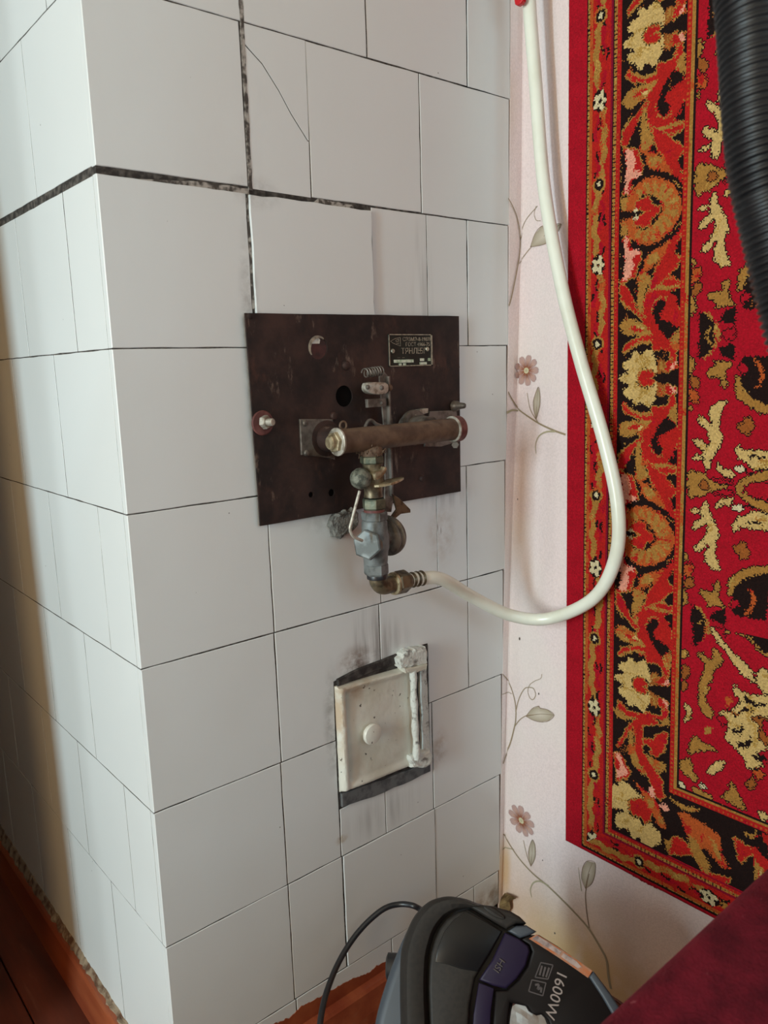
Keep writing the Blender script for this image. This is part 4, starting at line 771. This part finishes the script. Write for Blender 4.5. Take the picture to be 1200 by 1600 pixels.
    def soft(n):       # smooth wool-lot variation
        k = RNG.random((nv // n + 2, nu // n + 2)); yi = np.arange(nv) / n; xi = np.arange(nu) / n; y0 = yi.astype(int); x0 = xi.astype(int); fy = (yi - y0)[:, None]; fx = (xi - x0)[None, :]
        return (k[y0][:, x0] * (1 - fx) + k[y0][:, x0 + 1] * fx) * (1 - fy) + (k[y0 + 1][:, x0] * (1 - fx) + k[y0 + 1][:, x0 + 1] * fx) * fy
    n1 = soft(9) + .25 * RNG.random((nv, nu)); n2 = soft(6) + .25 * RNG.random((nv, nu)); brd = (U < 212) | (V < 185)
    img[(img == 'g') & (n1 > .88) & brd & (U > 44)] = 'o'; img[(img == 'o') & (n2 > .92)] = 'r'; img[(img == 'g') & (n2 < .25)] = 'd'; img[(img == 'r') & (n1 < .26) & brd] = 'R'; img[(img == 'c') & (n2 < .32)] = 'd'; img[(img == 'k') & (n1 > 1.08)] = 'b'
    keys = list(pal); lut = np.array([[*lin(*pal[k])[:3]] for k in keys]); idx = np.zeros(img.shape, int)
    for i, k in enumerate(keys): idx[img == k] = i
    colr = lut[idx] * (1 + .09 * nz)[..., None] * 1.0
    colr *= (1 + .05 * np.sin(V / 9.3) * np.sin(U / 13.0))[..., None]
    # geometry: fabric sheet following the leaning wall, left edge slightly frayed
    gu = np.arange(nu + 1) * c; gv = np.arange(nv + 1) * c
    GU, GV = np.meshgrid(gu, gv); Z = GV - .865; fr = np.zeros_like(GU); e = RNG.normal(0, .0006, nv + 1); fr[:, 0] = e; fr[::23, 0] -= .0012
    edgez = np.zeros_like(Z); edgez[0, :] = RNG.normal(0, .0007, nu + 1) + .0025 * np.sin(gu * 31)
    edgez[0, :] += np.clip(.016 - gu, 0, 1) * .9; fr[:, 0] += np.clip(.012 - gv, 0, 1) * .5
    Y = -.1293 + .0275 * Z - GU - fr
    rise = np.minimum(np.minimum(GU, GV) / .004, 1)
    X = .7045 + .0254 * Z - .0018 - .0062 * np.sqrt(rise) + .0010 * np.sin(GV * 11) * np.sin(GU * 8) - .0004 * RNG.random(Z.shape) * rise
    co = np.stack([X, Y, Z + edgez], -1).reshape(-1, 3)
    n0 = (np.arange(nv)[:, None] * (nu + 1) + np.arange(nu)[None, :]).reshape(-1)
    fc = np.stack([n0, n0 + nu + 1, n0 + nu + 2, n0 + 1], -1)
    me = bpy.data.meshes.new('rug'); me.vertices.add(len(co)); me.vertices.foreach_set('co', co.astype(np.float32).ravel())
    me.loops.add(fc.size); me.loops.foreach_set('vertex_index', fc.astype(np.int32).ravel()); me.polygons.add(len(fc))
    me.polygons.foreach_set('loop_start', (np.arange(len(fc)) * 4).astype(np.int32)); me.update(calc_edges=True); me.validate()
    at = me.attributes.new('knot', 'FLOAT_COLOR', 'FACE'); rgba = np.ones((len(fc), 4), np.float32); rgba[:, :3] = np.clip(colr.reshape(-1, 3), 0, 1); at.data.foreach_set('color', rgba.ravel())
    me.materials.append(M_rug); o = bpy.data.objects.new('rug', me); COL.objects.link(o)
    if me.polygons[1000].normal.x > 0: me.flip_normals()
    return o
tag(rug(), 'red floral wool rug hung on the pink wallpapered wall', 'rug')

# ------------------------------------------------------------------ printed flowers on the wallpaper
def prints():
    V = []; Fc = []; Ck = []
    def P(y, z, off):     # y > 0 runs on over the strip of paper pasted beyond the inner corner
        if y > -.0028: return (float(np.interp(z, ZX, XCO)) - max(y, 0) - .0004, -.0020 - off, z)
        return (WS(y, z, off), y, z)
    def fan(cyz, ring, c0, c1, off):
        b = len(V); V.append(P(*cyz, off)); Ck.append(c0)
        for q in ring: V.append(P(*q, off)); Ck.append(c1)
        for i in range(len(ring)): Fc.append((b, b + 1 + i, b + 1 + (i + 1) % len(ring)))
    def ribbon(pts, w0, w1, col, off=.0008):
        p = cr([Vector((a, b, 0)) for a, b in pts], 6); b = len(V); n = len(p)
        for i in range(n):
            t = (p[min(i + 1, n - 1)] - p[max(i - 1, 0)]).normalized(); nn = Vector((-t.y, t.x, 0)); w_ = (w0 + (w1 - w0) * i / (n - 1)) / 2
            for sg in (1, -1): q = p[i] + nn * w_ * sg; V.append(P(q.x, q.y, off)); Ck.append(col)
        for i in range(n - 1): Fc.append((b + 2 * i, b + 2 * i + 1, b + 2 * i + 3, b + 2 * i + 2))
    mau, rose, brn, ctr, stem, olive, stem2 = lin(176, 146, 142), lin(186, 148, 132), lin(150, 92, 66), lin(206, 196, 160), lin(150, 132, 106), lin(168, 156, 128), lin(128, 104, 84)
    def flower(c, rx, rz, rot, n=9):
        for i in range(n):
            a = rot + 2 * math.pi * i / n; ca, sa = math.cos(a), math.sin(a); q = lambda r, s: (c[0] + rx * (r * ca - s * sa), c[1] + rz * (r * sa + s * ca))
            fan(q(.55, 0), [q(*k) for k in ((.14, -.03), (.45, -.17), (.75, -.24), (.93, -.17), (1.0, -.05), (.97, .02), (1.0, .09), (.9, .2), (.7, .23), (.45, .17), (.14, .03))], rose, mau, .0006 + .00006 * (i % 3))
            for k in range(-2, 3): ribbon([q(.16, k * .02), q(.4, k * .05), q(.50 + .1 * (k % 2), k * .075)], .0011, .0004, brn, .0010)
        fan(c, [(c[0] + rx * .19 * math.cos(t), c[1] + rz * .19 * math.sin(t)) for t in np.linspace(0, 6.28, 14, endpoint=False)], olive, ctr, .0012)
    f1 = [(-0.0217, -0.044)][0]; f2 = [(-0.044, -0.8799)][0]
    flower(f1, .0335, .027, .35); flower(f2, .0345, .029, .1)
    def leafp(pts, tip, vein=True):
        m = (sum(p[0] for p in pts) / len(pts), sum(p[1] for p in pts) / len(pts)); fan(m, pts, lin(206, 194, 178), lin(164, 150, 130), .0007); ribbon(list(pts) + [pts[0]], .0008, .0008, stem2, .0009)
        if vein: ribbon([tip[0], m, tip[1]], .0012, .0005, stem2, .0010)
    R = ribbon
    # upper spray half hidden by the hose
    R([(0.0367, 0.2429), (0.0232, 0.2288), (0.0111, 0.2091), (0.0037, 0.1813), (0.0047, 0.1568), (0.0108, 0.1298), (0.0232, 0.0865), (0.0311, 0.0669)], .0018, .0028, stem); R([(0.0036, 0.1781), (-0.0057, 0.2022), (-0.0177, 0.2148), (-0.0411, 0.227)], .0014, .0012, stem); R([(0.006, 0.1386), (-0.013, 0.1546), (-0.0291, 0.165)], .0016, .0014, stem)
    leafp([(-0.0241, 0.1636), (-0.0355, 0.1828), (-0.0531, 0.1921), (-0.0819, 0.189), (-0.1062, 0.1868), (-0.0989, 0.1761), (-0.0862, 0.1662), (-0.0615, 0.1621)], ([(-0.0241, 0.1636)][0], [(-0.1062, 0.1868)][0])); R([(-0.0375, 0.2277), (-0.0327, 0.2163), (-0.0383, 0.205), (-0.051, 0.2017)], .0010, .0010, stem)
    # middle spray
    R([(0.0269, -0.0795), (0.016, -0.0934), (-0.0072, -0.1132), (-0.0528, -0.1316), (-0.0953, -0.1424), (-0.1277, -0.1493)], .0022, .0034, stem); R([(-0.0252, -0.0827), (-0.0355, -0.1113), (-0.0583, -0.1324)], .0012, .0016, stem); R([(0.0284, -0.1162), (0.0149, -0.1125), (-0.0042, -0.1144)], .0050, .0020, olive); R([(-0.0559, -0.1867), (-0.0532, -0.1714), (-0.0614, -0.1564), (-0.0804, -0.1476), (-0.1048, -0.1451)], .0014, .0034, olive)
    leafp([(-0.0526, -0.1272), (-0.0444, -0.111), (-0.0434, -0.0945), (-0.0551, -0.0725), (-0.0611, -0.0832), (-0.0621, -0.1017), (-0.0574, -0.116)], ([(-0.0526, -0.1272)][0], [(-0.0552, -0.0736)][0]))
    # lower small spray
    R([(0.0181, -0.5984), (-0.0042, -0.6216), (-0.0163, -0.643), (-0.0219, -0.6624), (-0.0227, -0.6874), (-0.0185, -0.7079), (-0.0082, -0.7437), (0.0101, -0.7786)], .0016, .0030, stem); R([(-0.0222, -0.6712), (-0.0296, -0.6435), (-0.0422, -0.6206), (-0.0538, -0.613), (-0.0672, -0.6108), (-0.0726, -0.6211), (-0.0663, -0.6319), (-0.0579, -0.6312), (-0.0524, -0.6208), (-0.057, -0.607), (-0.07, -0.5953), (-0.0845, -0.5857), (-0.0874, -0.5764)], .0018, .0008, stem)
    R([(-0.0215, -0.6992), (-0.0343, -0.6819), (-0.0507, -0.6684), (-0.0689, -0.6603)], .0018, .0014, stem); leafp([(-0.0491, -0.6702), (-0.0652, -0.6494), (-0.0814, -0.6387), (-0.0847, -0.6411), (-0.1035, -0.638), (-0.1186, -0.6423), (-0.1072, -0.6571), (-0.0888, -0.6664), (-0.0676, -0.6707)], ([(-0.0491, -0.6702)][0], [(-0.1171, -0.6428)][0])); R([(0.0185, -0.6382), (0.0041, -0.6387), (-0.0112, -0.6396)], .0012, .0010, stem)
    # bottom spray
    R([(0.006, -0.9252), (-0.0153, -0.9443), (-0.0412, -0.9604), (-0.0754, -0.9709), (-0.1138, -0.9758), (-0.149, -0.9865), (-0.1841, -1.0001), (-0.2061, -1.0115), (-0.2294, -1.0328), (-0.243, -1.0493), (-0.248, -1.0772), (-0.254, -1.0982)], .0022, .0052, stem); R([(0.007, -0.9571), (-0.0089, -0.9541), (-0.0256, -0.9485)], .0026, .0016, olive); R([(-0.0502, -0.9174), (-0.0612, -0.9445), (-0.0717, -0.9598)], .0012, .0014, stem)
    leafp([(-0.0717, -0.9585), (-0.0645, -0.9427), (-0.0657, -0.9251), (-0.0734, -0.9042), (-0.0802, -0.911), (-0.0824, -0.9293), (-0.078, -0.946)], ([(-0.0717, -0.9585)][0], [(-0.0734, -0.9055)][0])); R([(-0.0752, -1.0212), (-0.0714, -1.0074), (-0.0792, -0.9885), (-0.0967, -0.9761), (-0.1168, -0.9754)], .0014, .0040, olive)
    R([(-0.206, -1.0091), (-0.1997, -0.9815), (-0.196, -0.9526), (-0.1978, -0.9307), (-0.2022, -0.9064)], .0022, .0012, stem2); leafp([(-0.1954, -0.9381), (-0.1868, -0.9228), (-0.1887, -0.901), (-0.1975, -0.8845), (-0.213, -0.8804), (-0.2138, -0.9006), (-0.2081, -0.9217)], ([(-0.1954, -0.9381)][0], [(-0.2079, -0.883)][0])); R([(-0.1877, -0.9471), (-0.1829, -0.9249), (-0.1795, -0.9056)], .0020, .0006, olive)
    for c_, r_ in (([(-0.0271, -0.5284)][0], .0026), ([(-0.0806, -0.6159)][0], .0018), ([(-0.1327, -1.0613)][0], .0018), ([(-0.0106, -0.2722)][0], .0014), ([(-0.1002, -0.9316)][0], .0012)):
        fan(c_, [(c_[0] + r_ * math.cos(t) * .8, c_[1] + r_ * math.sin(t) * 1.2) for t in np.linspace(0, 6.28, 9, endpoint=False)], lin(60, 48, 44), lin(110, 96, 90), .0006)
    me = bpy.data.meshes.new('printed_flower'); me.from_pydata(V, [], Fc); me.update()
    at = me.attributes.new('ink', 'FLOAT_COLOR', 'POINT'); at.data.foreach_set('color', np.array(Ck, np.float32).ravel()); me.materials.append(M_print)
    o = bpy.data.objects.new('printed_flower', me); COL.objects.link(o); o.parent = W_R; o['label'] = 'mauve printed flowers and thin olive stems on the wallpaper'
prints()

# ------------------------------------------------------------------ hand vacuum in the corner
VC, VA_, VB_, VN = [Vector(q) for q in [[0.2286, -0.352, -0.7468], [0.6962, -0.7179, 0.0], [0.4661, 0.452, 0.7605], [-0.546, -0.5295, 0.6493]]]
VMAP = lambda a, b, l: VC + VA_ * a + VB_ * b + VN * l
VAC = thing('vacuum_cleaner', 'dark grey and purple vacuum cleaner standing in the corner below the rug', 'vacuum', (.30, -.34, FLOOR))
def vp(name, poly, back, front, bev, mat, parent=VAC, steps=4, it=2, smooth=True):
    bm = bmesh.new(); prism(bm, chaikin(poly, it) if it else poly, VMAP, back, front, bev, steps); return finish(name, bm, mat, parent, smooth=smooth)
LOWB = -.35
base = [(-0.1157, -0.0591), (-0.1118, -0.0402), (-0.0996, -0.0026), (-0.0883, 0.0247), (-0.0773, 0.0469), (-0.0653, 0.0657), (-0.0496, 0.0775), (-0.0304, 0.0827), (-0.0096, 0.0834), (0.0118, 0.0766), (0.0461, 0.0689), (0.0682, 0.055), (0.0734, 0.0309), (0.0504, -0.0252), (0.0408, -0.0778)]
vp('rear_body', base + [(.02, LOWB + .03), (-.14, LOWB + .02)], -.17, -.02, .012, M_shellb, it=1)
core_ = [(-0.0716, -0.0547), (-0.0792, 0.0035), (-0.0698, 0.0366), (-0.0521, 0.0654), (-0.0267, 0.0763), (0.0089, 0.0703), (0.0515, 0.0563), (0.0775, 0.0366), (0.0652, -0.0104), (0.0408, -0.0244), (0.0244, -0.0751), (-0.071, -0.0796)]
vp('seam_core', core_, -.05, -.008, .002, M_blackplastic, it=1)
OUT = [(0.0145, 0.0727), (0.005, 0.0766), (-0.0052, 0.0799), (-0.0251, 0.0821), (-0.0403, 0.0794), (-0.053, 0.0739), (-0.0664, 0.0613), (-0.0748, 0.0476), (-0.0822, 0.0278), (-0.0848, 0.0107), (-0.0846, -0.02), (-0.0828, -0.0552), (-0.0799, -0.1042)]
INN = [(-0.0006, 0.0693), (-0.0045, 0.0692), (-0.0093, 0.0683), (-0.0172, 0.0659), (-0.0243, 0.0621), (-0.0307, 0.0576), (-0.0401, 0.0461), (-0.0455, 0.0347), (-0.05, 0.0181), (-0.0513, 0.0046), (-0.0518, -0.0186), (-0.0498, -0.0538), (-0.0471, -0.1026)]
O3 = cr([Vector((a_, b_, 0)) for a_, b_ in OUT], 5); I3 = cr([Vector((a_, b_, 0)) for a_, b_ in INN], 5)
bm = bmesh.new(); rows = []
for o_, i_ in zip(O3, I3):
    r_ = []
    for t, h in ((-.02, -.09), (-.01, -.03), (0, -.006), (.10, .006), (.3, .0125), (.6, .0135), (.88, .0105), (1, .004), (1, -.03)):
        q_ = o_ + (i_ - o_) * t; r_.append(bm.verts.new(VMAP(q_.x, q_.y, h)))
    rows.append(r_)
for A, B in zip(rows, rows[1:]):
    for i in range(len(A) - 1): bm.faces.new((A[i], A[i + 1], B[i + 1], B[i]))
    bm.faces.new((A[-1], A[0], B[0], B[-1]))
bm.faces.new(rows[0]); bm.faces.new(rows[-1][::-1]); finish('shell_band', bm, M_shell, VAC, smooth=True)
cup = [(-0.0457, -0.0906), (-0.0476, -0.0537), (-0.0495, -0.0185), (-0.049, 0.0047), (-0.0469, 0.0196), (-0.0423, 0.0335), (-0.0369, 0.0448), (-0.0283, 0.0556), (-0.0156, 0.0638), (-0.0022, 0.0678), (0.0204, 0.0566), (0.0395, 0.0455), (0.0257, 0.0231), (0.0052, -0.0057), (-0.0012, -0.0326), (-0.0056, -0.0886)]
CUP = vp('dust_container', cup, -.05, .006, .004, M_shell, steps=3, it=0)
win = [(-0.0419, 0.0096), (-0.0389, 0.0252), (-0.0312, 0.042), (-0.0203, 0.0549), (-0.0046, 0.0652), (0.0202, 0.0542), (0.0377, 0.0445), (0.0232, 0.0222), (0.0084, 0.0017), (-0.0113, 0.0035), (-0.0266, 0.0075)]
vp('container_window', win, -.01, .0075, .0012, M_cup, CUP, 2, 0)
topp = [(-0.0006, 0.0707), (0.0113, 0.0733), (0.0278, 0.0724), (0.0496, 0.0675), (0.061, 0.0616), (0.0684, 0.0549), (0.056, 0.0544), (0.0442, 0.0477), (0.022, 0.0588)]
TP = vp('top_panel', topp, -.06, .008, .004, M_shell, steps=3, it=0)
bq = [(0.0298, 0.0649)][0]
bm = bmesh.new(); prism(bm, [(bq[0] + .0128 * math.cos(t), bq[1] - .0058 * math.cos(t) + .0042 * math.sin(t)) for t in np.linspace(0, 6.283, 24, endpoint=False)], VMAP, .004, .0105, .0015, 2); finish('release_button', bm, M_shell, TP, smooth=True)
pur = [(0.0425, 0.0442), (0.0592, 0.038), (0.0695, 0.0309), (0.0715, 0.0249), (0.0655, 0.0093), (0.0543, -0.0044), (0.0411, -0.0147), (0.0262, -0.0121), (0.0098, -0.0069), (0.0262, 0.0144)]
PUR = vp('purple_panel', pur, -.06, .006, .003, M_purple, steps=3, it=0)
vp('purple_stripe', [(0.0097, -0.0095), (0.0277, -0.0146), (0.0233, -0.0379), (0.019, -0.0875), (-0.0013, -0.0884), (0.0031, -0.0419)], -.06, .005, .002, M_purple, steps=2, it=0)
vp('collar', [(0.0456, 0.0457), (0.0559, 0.0516), (0.0683, 0.0528), (0.0803, 0.0463), (0.0724, 0.0426), (0.06, 0.0387)], -.06, .007, .003, M_shellb, steps=3, it=0)
hand = [(0.0607, 0.0373), (0.0717, 0.0425), (0.0832, 0.043), (0.1038, 0.0322), (0.1254, 0.0189), (0.1437, 0.0065), (0.1594, -0.0142), (0.1751, -0.0375), (0.1859, -0.0675), (0.1762, -0.0917), (0.1435, -0.1049), (0.1018, -0.1012), (0.0824, -0.0724), (0.091, -0.0499), (0.0885, -0.0438), (0.0822, -0.0385), (0.0755, -0.04), (0.0698, -0.0377), (0.0657, -0.0316), (0.0569, -0.0301), (0.0458, -0.0286), (0.0428, -0.0496), (0.0371, -0.0866), (0.0227, -0.0873), (0.0251, -0.0504), (0.0291, -0.0171), (0.0426, -0.0159), (0.0565, -0.0049), (0.0677, 0.0093), (0.0738, 0.0249), (0.0711, 0.0316)]
HAND = vp('handle', hand, -.05, .004, .003, M_handle, steps=3, it=0)
vp('handle_grip', [(0.1381, 0.0017), (0.1445, 0.0072), (0.1609, -0.0135), (0.1773, -0.0374), (0.1881, -0.0674), (0.1806, -0.0708), (0.1653, -0.0416), (0.1517, -0.0184)], -.04, .007, .003, M_shellb, HAND, 3, 0)
LBq = [(0.0707, 0.0384), (0.0801, 0.0435), (0.1023, 0.0321), (0.124, 0.0195), (0.1431, 0.0078), (0.1373, 0.0003), (0.116, 0.0133), (0.0943, 0.0257)]
vp('warning_label', LBq, .0, .0052, .0003, M_orange, HAND, 1, 0, False)
for q in ([(0.0745, 0.0385), (0.0808, 0.0422), (0.0963, 0.0339), (0.1087, 0.0263), (0.1054, 0.0228), (0.0886, 0.0316)], [(0.1076, 0.0209), (0.1109, 0.025), (0.1253, 0.0169), (0.1308, 0.0112), (0.1262, 0.0097), (0.1176, 0.0146)]): vp('label_picture', q, .004, .0058, .0002, M_lab, HAND, 1, 0, False)
def vtext(name, body, p0, p1, size, mat, lv, parent=HAND):
    a, b = Vector(p0), Vector(p1); d = (b - a).normalized(); up_ = Vector((-d.y, d.x))
    X_ = VA_ * d.x + VB_ * d.y; Y_ = VA_ * up_.x + VB_ * up_.y; o = VMAP(a.x, a.y, lv)
    return text_obj(name, body, size, mat, Matrix(((X_.x, Y_.x, VN.x, o.x), (X_.y, Y_.y, VN.y, o.y), (X_.z, Y_.z, VN.z, o.z), (0, 0, 0, 1))), parent, .0003)
t0, t1 = [(0.1033, 0.0081), (0.09, -0.026)]
vtext('power_text', '1600W', t0, t1, .0170, M_ink, .0045)
t0, t1 = [(0.0352, 0.0173), (0.0265, 0.0037)]
vtext('embossed_text', 'HSI', t0, t1, .011, M_inkd, .0072, PUR)
bm = bmesh.new()
def vstroke(pts, wd=.0012, lv=.0047, closed=False):
    pts = list(pts) + ([pts[0]] if closed else [])
    for a, b in zip(pts, pts[1:]):
        a, b = Vector(a), Vector(b); e = (b - a).normalized(); n_ = Vector((-e.y, e.x)) * wd / 2; prism(bm, [tuple(a - n_), tuple(b - n_), tuple(b + n_), tuple(a + n_)], VMAP, lv - .0006, lv)
vstroke([(0.072, -0.0043), (0.0882, -0.0068), (0.0837, -0.0199), (0.0677, -0.0161)], closed=True); vstroke([(0.0755, -0.0093), (0.08, -0.0085), (0.0782, -0.0137), (0.0827, -0.0116), (0.0817, -0.0168)], .0022); vstroke([(0.0835, 0.0139), (0.0976, 0.0118), (0.0907, -0.0029), (0.0759, -0.0015)], closed=True)
vstroke([(0.0848, 0.0107), (0.0812, 0.0007)], .002); vstroke([(0.0885, 0.0095), (0.0849, -0.0005)], .002); vstroke([(0.0929, 0.009), (0.0886, -0.001)], .002)
finish('handle_emblem', bm, M_inkd, HAND)
bm = bmesh.new(); rc = [(-0.0244, -0.0226)][0]
for R_ in (.0152, .0118): vstroke([(rc[0] + R_ * math.cos(t), rc[1] + R_ * math.sin(t)) for t in np.linspace(0, 6.283, 22)], .0011, .0052)
vstroke([(rc[0] + .004, rc[1] + .007), (rc[0] - .004, rc[1] + .004), (rc[0] + .003, rc[1] - .001), (rc[0] - .004, rc[1] - .007)], .0014, .0052); finish('container_emblem', bm, simple('embossed grey', lin(86, 82, 80), None, 20, .4, bump=0), CUP)
vp('lower_body', [(-.135, -.055), (.045, -.055), (.05, LOWB + .06), (.02, LOWB - .02), (-.12, LOWB - .02), (-.145, LOWB + .06)], -.15, .0, .02, M_shell)
wq = [(-0.1016, 0.0045)][0]
bm = bmesh.new(); lathe(bm, [(-.012, .012), (-.01, .0165), (.01, .0165), (.012, .012)], VMAP(wq[0] + .004, wq[1] - .002, -.09), VA_, 20); finish('wheel', bm, M_blackplastic, VAC, smooth=True)
for dx in (-.11, .02):
    bm = bmesh.new(); c_ = VMAP(dx, LOWB + .0, -.12); c_.z = FLOOR + .034; lathe(bm, [(-.012, .028), (-.009, .0335), (.009, .0335), (.012, .028)], c_, VA_, 24); finish('wheel', bm, M_blackplastic, VAC, smooth=True)
cpth = [tuple(VMAP(*[(-0.0384, 0.0591)][0], -.12))] + [(0.3845, -0.0994, -0.8851), (0.3843, -0.0737, -0.8889), (0.3738, -0.0525, -0.8929), (0.3509, -0.0407, -0.8959), (0.32, -0.0317, -0.9117), (0.2891, -0.03, -0.9297), (0.255, -0.0386, -0.9466), (0.22, -0.0585, -0.9584), (0.1952, -0.079, -0.9648), (0.1762, -0.0984, -0.974), (0.1611, -0.1164, -0.9915), (0.1504, -0.1327, -1.0141)]
cpth += [(cpth[-1][0] - .012, cpth[-1][1] - .05, FLOOR + .02), (cpth[-1][0] - .03, cpth[-1][1] - .11, FLOOR + .0046), (-.03, -.50, FLOOR + .0046), (-.20, -.62, FLOOR + .0046)]
bm = bmesh.new(); tube(bm, cr(cpth, 10), .0046, 12); finish('power_cord', bm, M_blackplastic, VAC, smooth=True)
# pale crumpled paper on the floor, seen through the handle
bm = bmesh.new(); bmesh.ops.create_grid(bm, x_segments=14, y_segments=14, size=.09)
for v in bm.verts: v.co = Vector((v.co.x + .47, v.co.y - .25, FLOOR + .004 + abs(random.gauss(0, .004))))
bmesh.ops.solidify(bm, geom=bm.faces[:], thickness=.0008)
tag(finish('paper_sheet', bm, M_paper), 'pale grey sheet seen through the opening of the vacuum handle', 'paper')

# ------------------------------------------------------------------ sofa with maroon plush cover
SOFA = thing('sofa', 'sofa covered in maroon plush, its arm filling the lower right corner', 'sofa', (.36, -1.3, FLOOR))
def rbox(name, lo, hi, r, mat, seg=5):
    bm = bmesh.new(); box(bm, lo, hi, r, seg); return finish(name, bm, mat, SOFA, smooth=True)
rbox('arm', (-.13, -.86, FLOOR + .04), (.652, -.640, -.500), .022, M_plush)
rbox('seat_base', (-.11, -2.1, FLOOR + .06), (.652, -.865, -.72), .02, M_plush)
rbox('seat_cushion', (-.12, -2.09, -.715), (.56, -.868, -.60), .035, M_plush)
rbox('backrest', (.565, -2.09, -.712), (.655, -.868, -.492), .02, M_plush)
rbox('arm', (-.13, -2.34, FLOOR + .04), (.652, -2.105, -.500), .022, M_plush)
for x in (-.06, .62):
    for y in (-.75, -2.25): 
        bm = bmesh.new(); lathe(bm, [(0, .018), (.045, .026)], (x, y, FLOOR), (0, 0, 1), 14); finish('foot', bm, M_blackplastic, SOFA, smooth=True)
